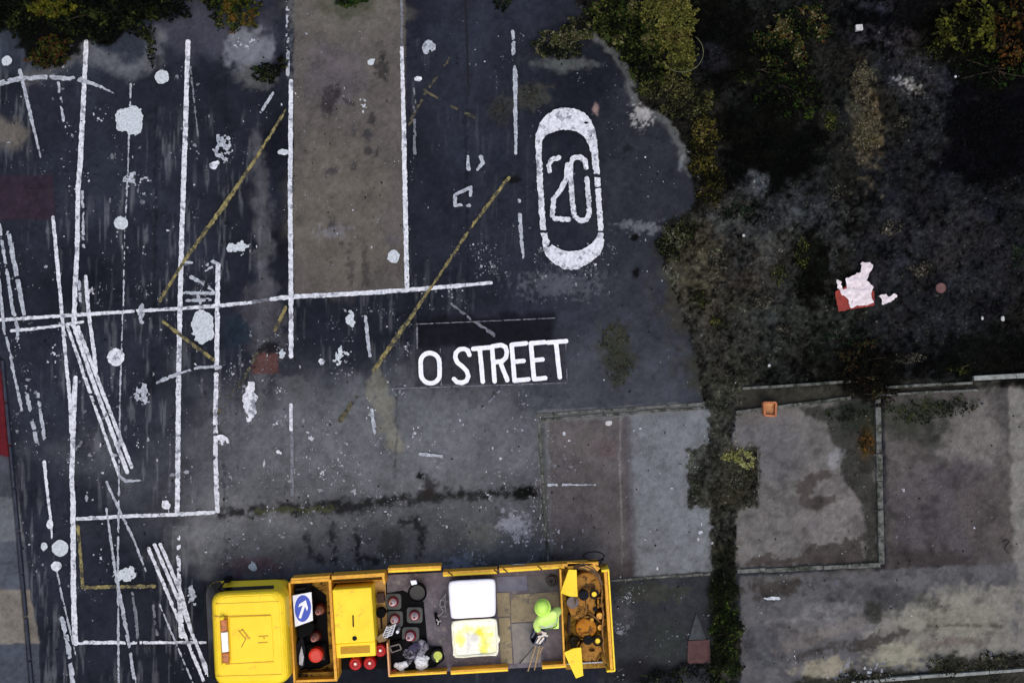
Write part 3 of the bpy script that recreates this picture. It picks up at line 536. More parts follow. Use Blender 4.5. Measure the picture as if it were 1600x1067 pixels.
# dark frame joints of concrete pads are real gaps; specks of paint and grit
def flecks():
    V, Fc, Cc = [], [], []
    z0 = .0145; k = 1 / PPM
    def put(x, y, r, c):
        n = random.randint(6, 11); b = len(V); a0 = random.random() * 6.28; el = random.uniform(.6, 1.3)
        for i in range(n):
            a = a0 + 6.2832 * i / n; rr = r * random.uniform(.35, 1.3)
            V.append(((x + rr * math.cos(a) * el - CXP) * k, (CYP - y - rr * math.sin(a) / el) * k, z0 + .00001 * (b % 60)))
        Fc.append(list(range(b + n - 1, b - 1, -1))); Cc.append((c, n))
    zones = [(0, 330, 100, 900, 420, 1.1), (0, 460, 100, 1060, 420, .7), (330, 870, 480, 890, 1500, .66), (460, 1080, 20, 620, 320, .6), (460, 630, 20, 450, 70, .6), (700, 960, 380, 470, 200, .8), (350, 900, 650, 880, 420, .95), (850, 1110, 650, 900, 90, .8), (940, 1110, 900, 1060, 90, .7), (962, 985, 925, 990, 45, 1.1), (1160, 1560, 640, 1040, 120, .8), (1000, 1600, 20, 600, 150, .8), (720, 870, 790, 880, 260, .9), (1290, 1420, 1030, 1062, 60, 1.2)]
    for x0, x1, y0, y1, n, sc in zones:
        c = 0; t = 0
        while c < n and t < n * 12:
            t += 1
            x = random.uniform(x0, x1); y = random.uniform(y0, y1)
            d = float(fbm(np.array([x / 30.]), np.array([y / 30.]), 5, 3)[0])
            if random.random() > max(.04, (d - .46) * 5): continue
            if 640 < x < 890 and 485 < y < 608 or (x < 90 and 270 < y < 350): continue
            r = min(6.5, (.55 + random.expovariate(1.4)) * sc)
            g = random.choice([88, 98, 110, 125, 145, 180]) if r > .9 else random.choice([88, 104, 125, 160])
            if x > 1000 and y < 620 : g = random.choice([90, 120, 150, 190]); r = min(r, 1.7)
            put(x, y, r, lin((g, g + 2, g + 7))); c += 1
            if random.random() < .22:
                for _ in range(random.randint(2, 6)): put(x + random.gauss(0, 5), y + random.gauss(0, 6), r * random.uniform(.3, .7), lin((g, g + 2, g + 6)))
    for _ in range(900):      # dark grit and tar spots
        x = random.uniform(0, 1600); y = random.uniform(60, 1060); put(x, y, random.uniform(.5, 1.9), lin((20, 20, 24)))
    me = bpy.data.meshes.new('paint_flecks'); me.from_pydata(V, [], Fc)
    at = me.color_attributes.new('Col', 'FLOAT_COLOR', 'CORNER'); d = []
    for c, n in Cc: d += [*c, 1.0] * n
    at.data.foreach_set('color', d)
    tag(link('paint_flecks', me, M_GROUND), 'tiny flecks of paint and grit scattered over the yard', 'paint flecks', kind='stuff')
flecks()
# ---------------------------------------------------------------- kerbs
def prism_bm(bm, pts, z0, z1, bev=0, taper=0, seg=2):
    """vertical solid whose TOP outline is seen at the given photo pixels"""
    top = [P(x, y, z1) for x, y in pts]; c = sum(top, Vector()) / len(top)
    bot = [Vector((p.x + (p.x - c.x) * taper, p.y + (p.y - c.y) * taper, z0)) for p in top]
    vt = [bm.verts.new(p) for p in top]; vb = [bm.verts.new(p) for p in bot]; n = len(pts)
    fs = [bm.faces.new(vt), bm.faces.new(vb[::-1])]
    for i in range(n): fs.append(bm.faces.new([vt[i], vb[i], vb[(i + 1) % n], vt[(i + 1) % n]]))
    if bev:
        es = list({e for f in fs for e in f.edges if not all(v in vb for v in e.verts)})
        bmesh.ops.bevel(bm, geom=es, offset=bev, segments=seg, affect='EDGES', profile=.6)
def prism(name, pts, z0, z1, mat, parent=None, bev=.01, taper=0, seg=2, smooth=False):
    bm = bmesh.new(); prism_bm(bm, pts, z0, z1, bev, taper, seg); return from_bm(name, bm, mat, parent, smooth)
def bar_px(bm, a, b, w, z0, z1, bev=.006):
    ax, ay = a; bx, by = b; L = math.hypot(bx - ax, by - ay); nx, ny = -(by - ay) / L * w / 2, (bx - ax) / L * w / 2
    prism_bm(bm, [(ax + nx, ay + ny), (bx + nx, by + ny), (bx - nx, by - ny), (ax - nx, ay - ny)], z0, z1, bev)
def kerb(a, b, w, z1, n, mat=None):
    bm = bmesh.new()
    for i in range(n):
        t0, t1 = i / n + .002, (i + 1) / n - .002
        dz = random.uniform(-.012, .01); j = random.uniform(-.6, .6)
        bar_px(bm, (a[0] + (b[0] - a[0]) * t0, a[1] + (b[1] - a[1]) * t0 + j), (a[0] + (b[0] - a[0]) * t1, a[1] + (b[1] - a[1]) * t1 + j), w * random.uniform(.88, 1.1), -.05, z1 + dz, .008)
    return tag(from_bm('kerb', bm, mat or M_STONE), kind='structure')
M_KERB2 = mat_noise('pale kerb', (150, 152, 146), (104, 106, 102), 6, .9, 0, .4, .2, (70, 72, 62), 5, .6)
kerb((838, 649), (1098, 630), 4, .05, 5); kerb((842, 656), (1100, 637), 4, .06, 5)
kerb((842, 660), (858, 900), 3.5, .05, 5)
kerb((1150, 645), (1330, 621), 6, .10, 4); kerb((1160, 607), (1330, 596), 4, .13, 4)
kerb((1372, 617), (1530, 609), 4, .10, 3); kerb((1378, 606), (1520, 598), 4, .13, 3); kerb((1522, 591), (1720, 580), 7, .15, 3, M_KERB2)
kerb((1372, 622), (1378, 882), 9, .13, 6); kerb((1152, 893), (1376, 882), 7, .11, 5); kerb((945, 908), (1110, 896), 4, .04, 3)
kerb((1330, 1066), (1600, 1046), 5, .12, 5, M_KERB2); kerb((1600, 1046), (1800, 1034), 5, .12, 3, M_KERB2)
kerb((1184, 702), (1186, 790), 2, .03, 1)
kerb((3, 562), (70, 1300), 4, .11, 11, mat_noise('dark kerb edge', (52, 56, 68), (34, 36, 46), 8, .9, 0, .3))

# ---------------------------------------------------------------- plants
def leaf_mesh(name, pts, sizes, cols, mat, parent=None, updown=1.0):
    n = len(pts); pts = np.asarray(pts, float); sizes = np.asarray(sizes, float)[:, None]
    nrm = rng.normal(size=(n, 3)); nrm[:, 2] = np.abs(nrm[:, 2]) + updown; nrm /= np.linalg.norm(nrm, axis=1)[:, None]
    t = rng.normal(size=(n, 3)); t -= nrm * (t * nrm).sum(1)[:, None]; t /= np.linalg.norm(t, axis=1)[:, None]; s = np.cross(nrm, t)
    L = sizes; Wd = sizes * rng.uniform(.45, .75, (n, 1))
    a = pts - t * L * .5; b = pts + s * Wd * .5 + t * L * .05 + nrm * L * .08; c = pts + t * L * .5 - nrm * L * .1; d = pts - s * Wd * .5 + t * L * .05 + nrm * L * .08
    co = np.stack([a, b, c, d], 1).reshape(-1, 3)
    me = bpy.data.meshes.new(name); me.vertices.add(4 * n); me.vertices.foreach_set('co', co.ravel())
    idx = np.arange(4 * n, dtype=np.int32).reshape(n, 4); tri = np.stack([idx[:, [0, 1, 3]], idx[:, [1, 2, 3]]], 1).reshape(-1)
    me.loops.add(6 * n); me.loops.foreach_set('vertex_index', tri); me.polygons.add(2 * n)
    me.polygons.foreach_set('loop_start', np.arange(0, 6 * n, 3, dtype=np.int32)); me.polygons.foreach_set('loop_total', np.full(2 * n, 3, np.int32))
    me.update(calc_edges=True)
    at = me.color_attributes.new('Col', 'FLOAT_COLOR', 'POINT'); cc = np.ones((n, 4, 4)); cc[:, :, :3] = np.asarray(cols)[:, None, :]
    at.data.foreach_set('color', cc.ravel())
    return link(name, me, mat, parent)
M_STEM = mat_noise('woody stem', (70, 56, 38), (40, 32, 22), 20, .85)
def bush(label, blobs, h, n, size, pal, cat='shrub', group=None, name='shrub', stems=10, thr=.36, nz=9.):
    """blobs: px ellipses; a low mound of separate leaves with gaps, over woody stems"""
    cx = sum(b[0] for b in blobs) / len(blobs); cy = sum(b[1] for b in blobs) / len(blobs)
    root = empty(name, P(cx, cy, 0), label, cat, group)
    ar = [b[2] * b[3] for b in blobs]; tot = sum(ar); pts, sz, cl = [], [], []
    pl = [np.array(lin(c)) for c, w in pal]; pw = np.array([w for c, w in pal], float); pw /= pw.sum()
    sd = random.randint(0, 999)
    for (bx, by, rx, ry), a in zip(blobs, ar):
        m = int(n * a / tot * 1.5)
        u = rng.uniform(-1, 1, (m, 2)); r = np.hypot(u[:, 0], u[:, 1]); ang = np.arctan2(u[:, 1], u[:, 0])
        lim = .78 + .5 * (fbm(3 * np.cos(ang) + 5, 3 * np.sin(ang) + 5, sd, 3) - .5) * 2
        X = bx + u[:, 0] * rx; Y = by + u[:, 1] * ry
        clump = fbm(X / nz, Y / nz, sd + 3, 3)
        k = (r < lim) & (clump > thr - .1 * rng.random(m)); X, Y, r, clump = X[k], Y[k], r[k], clump[k]
        m = len(X)
        zz = h * np.sqrt(np.clip(1 - (r / 1.1) ** 2, .02, 1)) * (.45 + 1.1 * (clump - .2)) * rng.uniform(.45, 1.0, m) ** .6 + .02
        for i in range(m): p = P(X[i], Y[i], float(zz[i])); pts.append(tuple(p))
        sz += list(size * rng.lognormal(0, .35, m))
        # colour drifts in patches across the plant, as its leaves age
        tone = fbm(X / (nz * 2.2), Y / (nz * 2.2), sd + 8, 2)
        q = np.clip(tone + rng.normal(0, .16, m), 0, .999); cum = np.cumsum(pw)
        rank = np.clip((q - .15) / .7, 0, .999)
        ci = np.searchsorted(cum, rank); ci = np.clip(ci, 0, len(pl) - 1)
        cl += [pl[j] * random.uniform(.6, 1.45) for j in ci]
    leaf_mesh('foliage', pts, sz, cl, M_LEAF, root)
    bm = bmesh.new()
    for _ in range(stems):
        b = random.choice(blobs); a = random.random() * 6.28; r = random.uniform(.3, .85)
        p0 = P(b[0] + random.uniform(-.15, .15) * b[2], b[1] + random.uniform(-.15, .15) * b[3], 0); p2 = P(b[0] + r * b[2] * math.cos(a), b[1] + r * b[3] * math.sin(a), h * .7)
        pm = (p0 + p2) / 2 + Vector((0, 0, h * .2)); tube_bm(bm, [p0, pm, p2], [.014, .009, .004], 5)
    from_bm('stem', bm, M_STEM, root)
    return root
def tube_bm(bm, pts, rad, n=8, caps=True):
    pts = [Vector(p) for p in pts]; rs = rad if isinstance(rad, (list, tuple)) else [rad] * len(pts); rings = []
    for i, p in enumerate(pts):
        d = (pts[min(i + 1, len(pts) - 1)] - pts[max(i - 1, 0)]).normalized()
        u = d.cross(Vector((0, 0, 1))); u = u.normalized() if u.length > 1e-3 else Vector((1, 0, 0)); v = d.cross(u)
        rings.append([bm.verts.new(p + (u * math.cos(6.28318 * k / n) + v * math.sin(6.28318 * k / n)) * rs[i]) for k in range(n)])
    for a, b in zip(rings, rings[1:]):
        for k in range(n): bm.faces.new([a[k], a[(k + 1) % n], b[(k + 1) % n], b[k]])
    if caps: bm.faces.new(rings[0][::-1]); bm.faces.new(rings[-1])
BLK = [((6, 8, 4), 4), ((12, 17, 7), 3), ((26, 34, 12), 1.4), ((44, 50, 20), .5)]
bush('big dark shrub filling the top left corner', [(50, 10, 90, 52), (170, 20, 90, 50), (250, 0, 70, 34), (-40, 0, 60, 60)], .55, 9000, .07, BLK, group='shrubs along the top edge')
bush('yellow green topped shrub in the top left corner', [(78, 8, 44, 22)], .75, 1500, .07, [((20, 24, 8), 1), ((52, 56, 14), 2), ((80, 80, 20), 2), ((60, 48, 18), 1)], group='shrubs along the top edge')
bush('rusty red and olive shrub hanging over the left bay', [(82, 78, 42, 30), (60, 88, 24, 18)], .4, 2000, .06, [((12, 12, 6), 2), ((40, 46, 16), 1.4), ((60, 34, 14), 1.6), ((74, 72, 26), .6)], group='shrubs along the top edge')
bush('dark leafy tuft between the two left long lines', [(235, 70, 10, 42), (255, 20, 34, 18)], .25, 900, .05, BLK, group='shrubs along the top edge', stems=4)
bush('dark rounded shrub with a mossy yellow top beside the pale patch', [(365, 18, 46, 36), (352, -6, 50, 26)], .5, 2600, .06, [((9, 12, 5), 2), ((34, 48, 14), 1.6), ((66, 64, 22), 1.4), ((78, 54, 20), .8)], group='shrubs along the top edge')
bush('small dark green tuft at the head of the brown strip line', [(415, 112, 32, 20), (440, 100, 14, 12)], .22, 1200, .05, [((8, 11, 5), 3), ((28, 40, 14), 1.4), ((56, 62, 34), .8)], cat='weed', name='weed_tuft', stems=5, group='weed tufts on the yard')
bush('dark shrub poking in over the top of the brown strip', [(548, -2, 34, 18)], .3, 900, .05, [((8, 12, 4), 2), ((24, 44, 12), 2), ((50, 58, 20), 1)], group='shrubs along the top edge', stems=5)
bush('small dark tuft at the top edge right of the brown strip', [(786, 4, 18, 16)], .2, 400, .05, [((8, 10, 6), 2), ((30, 40, 24), 1)], cat='weed', name='weed_tuft', stems=4, group='weed tufts on the yard')
bush('olive weed tuft standing alone above the oval', [(872, 66, 46, 32), (905, 42, 28, 26)], .3, 2600, .05, [((14, 16, 9), 2), ((40, 44, 24), 1.6), ((86, 82, 62), 1.2), ((58, 62, 28), 1)], cat='weed', name='weed_tuft', group='weed tufts on the yard')
bush('thin dry tuft left above the oval', [(828, 152, 24, 22), (782, 168, 20, 20)], .08, 420, .03, [((30, 32, 26), 2), ((62, 62, 52), 1)], cat='weed', name='weed_tuft', stems=3, group='weed tufts on the yard')
bush('low mossy tuft right of the street lettering', [(958, 528, 26, 30), (968, 575, 24, 30)], .07, 900, .032, [((30, 32, 22), 2), ((52, 54, 36), 1.4), ((66, 64, 44), .8)], cat='weed', name='weed_tuft', stems=3, group='weed tufts on the yard')
GRN = [((9, 12, 4), 2), ((34, 44, 14), 1.6), ((58, 62, 24), 1.3), ((84, 80, 50), .5)]
bush('green hedge bank along the top right of the yard', [(960, 20, 70, 46), (1010, 90, 44, 60), (990, 50, 60, 50)], .5, 6000, .06, GRN, group='shrubs on the right bank')
bush('bright yellow green mossy bush with a pale hoop', [(1058, 40, 46, 62), (1066, 90, 36, 34), (1030, 5, 40, 40)], .8, 6500, .05, [((42, 44, 18), 1.2), ((78, 79, 34), 3), ((100, 98, 46), 2), ((66, 58, 30), .7)], group='shrubs on the right bank', thr=.25)
bush('olive grey scrub below the bright yellow green bush', [(1040, 135, 50, 34), (1070, 165, 44, 30)], .35, 3200, .05, [((12, 14, 6), 1.6), ((44, 46, 24), 1.6), ((78, 76, 48), 1.2), ((60, 62, 30), .6)], group='shrubs on the right bank')
bush('olive and gold scrub lining the yard edge', [(1100, 215, 30, 46), (1112, 290, 26, 46), (1095, 250, 24, 40)], .35, 3400, .05, [((14, 14, 5), 1.8), ((48, 46, 16), 1.6), ((80, 74, 28), 1.3), ((96, 84, 50), .5)], group='shrubs on the right bank')
bush('grey green tuft jutting out at the bend of the yard edge', [(1052, 378, 30, 34), (1075, 360, 26, 20)], .25, 1800, .045, [((14, 16, 8), 2), ((44, 48, 24), 1.4), ((82, 82, 66), 1.2)], group='shrubs on the right bank')
bush('green and rust shrub in the middle of the right bank', [(1225, 75, 66, 50), (1260, 35, 60, 34), (1230, 60, 30, 30)], .6, 4600, .055, [((7, 9, 4), 3), ((30, 44, 14), 1.5), ((62, 60, 24), 1.2), ((66, 44, 22), .8), ((96, 92, 64), .3)], group='shrubs on the right bank', thr=.42)
bush('dark leafy creeper below the green and rust shrub', [(1240, 150, 66, 40), (1200, 110, 40, 30)], .3, 2400, .055, [((6, 8, 3), 4), ((22, 34, 8), 1.6), ((46, 62, 16), 1)], group='shrubs on the right bank', thr=.46)
bush('dry tan scrub standing between dark hollows', [(1348, 130, 18, 50), (1358, 205, 24, 46)], .3, 2600, .035, [((40, 36, 28), 1.5), ((78, 72, 56), 2), ((104, 96, 78), 1), ((58, 56, 30), .6)], group='shrubs on the right bank', thr=.36)
bush('leafy olive shrub in the top right corner', [(1500, 45, 60, 42), (1545, 30, 60, 50)], .7, 2300, .085, [((8, 9, 3), 2.4), ((30, 32, 9), 1.6), ((66, 68, 22), 1.4)], group='shrubs on the right bank', thr=.46)
bush('russet leaved shrub at the right edge near the top', [(1580, 55, 44, 50), (1610, 40, 50, 60)], .8, 2200, .07, [((10, 9, 4), 2), ((46, 30, 10), 1.6), ((74, 44, 18), 1), ((60, 58, 22), .7)], group='shrubs on the right bank', thr=.4)
bush('dim green creeper below the top right shrubs', [(1550, 110, 70, 30)], .25, 900, .05, [((6, 9, 4), 4), ((18, 30, 8), 2), ((40, 60, 20), .6)], group='shrubs on the right bank', thr=.46)
bush('dark reddish thicket over the kerb corner', [(1345, 590, 46, 26), (1375, 615, 34, 22), (1350, 560, 50, 30)], .3, 3000, .045, [((7, 7, 4), 4), ((24, 20, 10), 2), ((44, 30, 16), 1), ((40, 44, 24), .5)], group='shrubs on the right bank', thr=.38)
bush('low green weeds under the dark thicket', [(1440, 640, 60, 24), (1500, 632, 40, 20), (1325, 645, 36, 16)], .12, 1700, .04, [((16, 20, 10), 2), ((34, 42, 18), 1.6), ((60, 62, 34), .8)], cat='weed', name='weed_tuft', group='weeds among the slabs', stems=4, thr=.42)
bush('rust coloured weed against the upright kerb', [(1355, 690, 14, 26)], .18, 420, .04, [((30, 28, 14), 1), ((80, 54, 22), 1.6), ((58, 60, 26), 1)], cat='weed', name='weed_tuft', group='weeds among the slabs', stems=4)
bush('pale yellow green moss clump in the square soil pit', [(1150, 712, 28, 14), (1168, 720, 16, 18)], .14, 1000, .035, [((62, 64, 40), 1), ((112, 114, 60), 2), ((140, 140, 92), 1.4)], cat='weed', name='weed_tuft', group='weeds among the slabs', stems=3, thr=.4)
bush('grey green leaf litter clump in the lower part of the soil pit', [(1162, 784, 24, 12), (1150, 750, 20, 20)], .1, 600, .035, [((30, 32, 24), 1), ((62, 62, 52), 2), ((96, 94, 84), .6)], cat='weed', name='weed_tuft', group='weeds among the slabs', stems=3, thr=.42)
bush('dark green ivy hedge running down to the bottom edge', [(1132, 925, 24, 40), (1136, 985, 30, 46), (1132, 1045, 32, 44), (1135, 1100, 30, 40)], .5, 6500, .045, [((9, 14, 4), 2.4), ((20, 30, 9), 1.8), ((34, 46, 14), .7), ((60, 72, 26), .12)], cat='hedge', name='hedge', thr=.34)
bush('scrubby weeds at the foot of the pale slab', [(1480, 1040, 50, 18), (1560, 1034, 60, 20), (1350, 1060, 60, 14)], .18, 2200, .04, [((16, 16, 10), 2), ((38, 40, 26), 1.6), ((66, 66, 50), 1)], cat='weed', name='weed_tuft', group='weeds among the slabs', stems=6, thr=.4)
bush('dark ground ivy behind the lorry by the hedge', [(1075, 1050, 40, 20), (1030, 1060, 50, 16)], .15, 1300, .04, [((8, 10, 6), 3), ((26, 34, 18), 1.4), ((60, 66, 44), .5)], cat='weed', name='weed_tuft', group='weeds among the slabs', stems=4, thr=.4)
# ground cover: dead stalks and small leaves over all of the waste ground
def cover():
    def samp(poly, bb, n, inset):
        X = rng.uniform(bb[0], bb[2], n); Y = rng.uniform(bb[1], bb[3], n)
        d = sd_poly(X, Y, poly) + 14 * (fbm(X / 10, Y / 10, 301, 3) - .5) * 2
        k = d < inset; X, Y = X[k], Y[k]
        den = fbm(X / 16, Y / 16, 77, 3); k = rng.random(len(X)) < np.clip((den - .3) * 4.0, .12, 1); return X[k], Y[k]
    x1, y1 = samp(WEED, (900, -60, 1680, 640), 90000, 3); x2, y2 = samp(STRIP, (1060, 590, 1200, 1110), 14000, 3)
    x3, y3 = samp([(1256, 640), (1372, 612), (1374, 884), (1352, 884), (1345, 800), (1315, 745), (1312, 700), (1290, 665)], (1240, 600, 1380, 890), 2600, -2)
    x4, y4 = samp([(1230, 1070), (1310, 1060), (1350, 1052), (1440, 1058), (1490, 1024), (1600, 1018), (1700, 1018), (1700, 1100), (1230, 1100)], (1230, 1010, 1700, 1100), 5000, 0)
    x5, y5 = samp([(-60, -60), (-60, 45), (30, 60), (45, 95), (100, 100), (130, 62), (170, 72), (262, 12), (300, -60)], (-60, -60, 300, 105), 6000, 0)
    X = np.concatenate([x1, x2, x3, x4, x5]); Y = np.concatenate([y1, y2, y3, y4, y5]); n = len(X)
    C = surface_rgb(X, Y); lum = C.mean(1, keepdims=True)
    tint = np.where(fbm(X / 40, Y / 40, 88, 3)[:, None] > .5, np.array([[1.05, 1.0, .86]]), np.array([[.95, 1.06, .8]]))
    C = (C * .65 + lum * .35) * tint * rng.lognormal(.22, .42, (n, 1)) + .0006
    hz = weed_height(X, Y) + rng.uniform(.01, .09, n)
    pts = np.stack([(X - CXP) / PPM, (CYP - Y) / PPM, hz], 1)
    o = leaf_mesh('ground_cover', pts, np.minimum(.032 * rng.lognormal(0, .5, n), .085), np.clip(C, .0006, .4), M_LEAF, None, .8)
    tag(o, 'dark mat of dead stalks, moss and small weeds over the waste ground', 'ground cover', kind='stuff')
cover()
# many small separate weed tufts that stand out of the mat
TF = [(1150, 330, 30, 14, 2, 'just right of the yard bend'), (1125, 505, 18, 16, 0, 'near the yard edge, left of the thicket'), (1190, 470, 22, 14, 1, 'halfway between the yard edge and the red board'), (1215, 430, 16, 20, 0, 'left of the black hollow'), (1255, 395, 14, 26, 0, 'standing tall beside the black hollow'), (1290, 520, 34, 18, 2, 'right below the red board'),
      (1340, 540, 30, 16, 2, 'above the reddish thicket'), (1180, 560, 24, 14, 1, 'above the orange crate'), (1420, 560, 30, 12, 1, 'right of the reddish thicket'), (1500, 575, 24, 10, 0, 'just above the pale kerb at the right'), (1590, 395, 14, 26, 2, 'at the right edge of the photo'), (1310, 300, 22, 18, 1, 'below the foot of the dry tan scrub'),
      (1395, 355, 26, 16, 1, 'above right of the torn white paper'), (1440, 420, 26, 14, 1, 'just above the faded red lid'), (1120, 405, 22, 16, 1, 'right of the jutting tuft at the bend'), (1165, 120, 18, 12, 0, 'between the bright bush and the rust shrub'), (1108, 150, 20, 14, 0, 'below right of the bright yellow green bush'), (1300, 190, 16, 22, 0, 'left of the dry tan scrub'),
      (1460, 80, 20, 18, 0, 'left of the top right corner shrub'), (1410, 190, 18, 12, 1, 'below the white streak'), (1225, 515, 18, 12, 1, 'below left of the red board'), (1095, 470, 18, 18, 0, 'hugging the yard edge')]
PLT = [[((10, 13, 5), 2), ((38, 44, 16), 1.6), ((74, 74, 36), .8)], [((22, 22, 18), 2), ((52, 50, 42), 1.6), ((92, 88, 76), .7)], [((6, 10, 6), 2), ((24, 36, 22), 1.6), ((52, 60, 46), .7)]]
for x, y, rx, ry, k, where in TF:
    bush(['olive green', 'grey brown', 'dark green'][k] + ' weed tuft ' + where, [(x, y, rx, ry)], .16, 420, .042, PLT[k], 'weed', 'small weed tufts in the waste ground', 'weed_tuft', 2, .4, 6.)
# ---------------------------------------------------------------- loose things on the ground
def rock(name, label, px, py, r, h, mat, cat, group=None, sq=1.0, z=0.0):
    bm = bmesh.new(); bmesh.ops.create_icosphere(bm, subdivisions=2, radius=1)
    for v in bm.verts: v.co = Vector((v.co.x * r * sq, v.co.y * r, v.co.z * h)) * random.uniform(.85, 1.1)
    p = P(px, py, z + h * .5)
    for v in bm.verts: v.co += p
    return tag(from_bm(name, bm, mat), label, cat, group)
M_LIT = mat_noise('weathered white plastic', (206, 204, 200), (160, 158, 156), 12, .7)
def slab_thing(name, label, pts, z0, z1, mat, cat, bev=.01, group=None):
    return tag(prism(name, pts, z0, z1, mat, None, bev), label, cat, group)
slab_thing('litter_box', 'small white box lying on the dark bank near the top', [(1337, 39), (1348, 38), (1349, 47), (1338, 48)], .05, .2, M_LIT, 'litter')
rock('litter', 'small white scrap at the right edge of the weeds', 1567, 498, .06, .04, M_LIT, 'litter', 'white scraps in the weeds', .7, .15)
rock('litter', 'dull pale scrap left of the small white scrap at the right', 1535, 497, .045, .03, M_LIT, 'litter', 'white scraps in the weeds', .7, .15)
rock('litter', 'tiny white ball on the grey weeds right of the yard bend', 1162, 368, .035, .035, M_LIT, 'litter', 'white scraps in the weeds', 1, .12)
rock('litter', 'tiny pale scrap in the weeds above the orange crate', 1202, 571, .035, .03, M_LIT, 'litter', 'white scraps in the weeds', 1, .12)
rock('litter', 'white pebble on the dark bank below the white streak', 1493, 120, .03, .03, M_LIT, 'litter', 'white scraps in the weeds', 1, .12)
rock('litter', 'white scrap on the right pad by the soil strip', 1091, 842, .04, .02, M_LIT, 'litter', None, .6)
rock('litter', 'white scrap at the top of the purple slab', 951, 661, .06, .02, M_LIT, 'litter', None, 1.4)
rock('litter', 'white scrap near the foot of the pale slab', 1027, 888, .04, .02, M_LIT, 'litter', None, .7)
bm = bmesh.new(); p = P(1470, 450, .2); bmesh.ops.create_cone(bm, cap_ends=True, segments=28, radius1=.12, radius2=.11, depth=.05, matrix=Matrix.Translation(p)); bmesh.ops.bevel(bm, geom=[e for e in bm.edges if e.calc_face_angle(0) > .8], offset=.01, segments=2, affect='EDGES')
tag(from_bm('lid', bm, mat_noise('faded red plastic', (104, 66, 62), (78, 48, 46), 9, .6)), 'faded red round lid lying in the right hand weeds', 'lid')
# orange crate
root = empty('orange_crate', P(1202, 638, .1), 'small orange open crate standing on the kerb by the weeds', 'crate')
M_OR = mat_noise('orange plastic', (190, 118, 72), (140, 78, 44), 8, .7)
cr = [(1194, 629), (1213, 629), (1212, 650), (1195, 649)]
bm = bmesh.new()
for i in range(4): bar_px(bm, cr[i], cr[(i + 1) % 4], 3, .08, .32, .004)
from_bm('side_wall', bm, M_OR, root); prism('base', [(1195, 630), (1212, 630), (1211, 649), (1196, 648)], .08, .15, mat_noise('sun bleached orange', (206, 158, 108), (170, 112, 66), 9, .7), root)
# arrow shaped slab and board by the hedge
slab_thing('reddish_board', 'dull red square board lying beside the ivy hedge', [(1075, 1001), (1109, 999), (1111, 1035), (1074, 1037)], .01, .07, mat_noise('dull red board', (94, 68, 66), (72, 52, 52), 6, .9, 0, .2, .1), 'board')
slab_thing('slate_piece', 'pale pointed slate lying above the dull red board', [(1088, 957), (1096, 978), (1104, 999), (1076, 1000)], .01, .05, mat_noise('slate', (70, 73, 76), (50, 53, 55), 8, .9, 0, .2, .1), 'slate')
# pale hoop over the yellow green bush
bm = bmesh.new(); tube_bm(bm, [P(1066 + 33 * math.cos(a), 82 + 31 * math.sin(a), .72) for a in np.linspace(-.9, 2.6, 30)], .006, 6)
tag(from_bm('hoop', bm, mat_noise('pale wire', (112, 114, 78), (84, 86, 60), 10, .8), None, True), 'thin pale wire hoop lying on the yellow green bush', 'hoop')
bm = bmesh.new(); tube_bm(bm, [P(x, y, .03) for x, y in [(1567, 846), (1573, 843), (1578, 846), (1572, 852), (1570, 858), (1576, 864)]], .012, 6)
tag(from_bm('cable_scrap', bm, mat_noise('black rubber', (24, 24, 26), (16, 16, 18), 9, .5), None, True), 'curled black cable scrap on the far right slab', 'cable')
# ---------------------------------------------------------------- the yellow works lorry
M_Y = mat_noise('yellow paintwork', (255, 220, 50), (250, 209, 40), 2, .45, 0, .02, .2, (230, 184, 52), 5, .57)
M_Y2 = mat_noise('worn orange yellow steel', (232, 172, 38), (206, 142, 30), 8, .5, 0, .08, .4, (128, 88, 34), 9, .6)
M_Y3 = mat_noise('grubby yellow floor', (178, 140, 54), (120, 90, 40), 7, .8, 0, .15, .1, (44, 34, 24), 5, .5)
M_YD = mat_noise('shut line yellow', (196, 146, 30), (176, 126, 24), 9, .6)
M_BLK = mat_noise('black rubber', (16, 16, 18), (8, 8, 10), 12, .8, 0, .05, .08)
M_DK = mat_noise('dark chassis steel', (28, 29, 34), (16, 17, 20), 10, .8, 0, .05, .12)
M_GLASS = mat_noise('dark cab glass', (12, 12, 14), (7, 7, 9), 3, .3, 0, 0, .15)
M_GREY = mat_noise('grey bed plate', (112, 105, 111), (86, 81, 87), 5, .85, 0, .2, .1, (128, 122, 116), 7, .56)
M_TAN = mat_noise('dusty tan boards', (156, 143, 112), (122, 112, 92), 3, .85, 0, .2, .1, (104, 98, 92), 5, .54)
M_MAT = mat_noise('grey rubber mat', (112, 112, 126), (94, 95, 108), 6, .8)
M_RED = mat_noise('red enamel', (196, 34, 36), (160, 24, 28), 8, .4)
M_AMB = mat_noise('amber lens', (196, 104, 20), (140, 70, 16), 14, .25)
M_LENS = mat_noise('white lens', (246, 242, 232), (236, 230, 216), 6, .3)
M_STEEL = mat_noise('bare steel', (150, 152, 158), (100, 102, 108), 16, .4, .5)
LX = empty('works_lorry', P(640, 975, 0), 'yellow flatbed works lorry with an open load bed parked along the bottom', 'lorry')
def rq(c, z, r, n=5):
    out = []
    for i in range(4):
        p = Vector(c[i]); a = Vector(c[i - 1]) - p; b = Vector(c[(i + 1) % 4]) - p; a.normalize(); b.normalize()
        for k in range(n + 1):
            t = k / n; q = (p + a * r) * (1 - t) ** 2 + p * 2 * t * (1 - t) + (p + b * r) * t * t
            out.append(P(q.x, q.y, z))
    return out
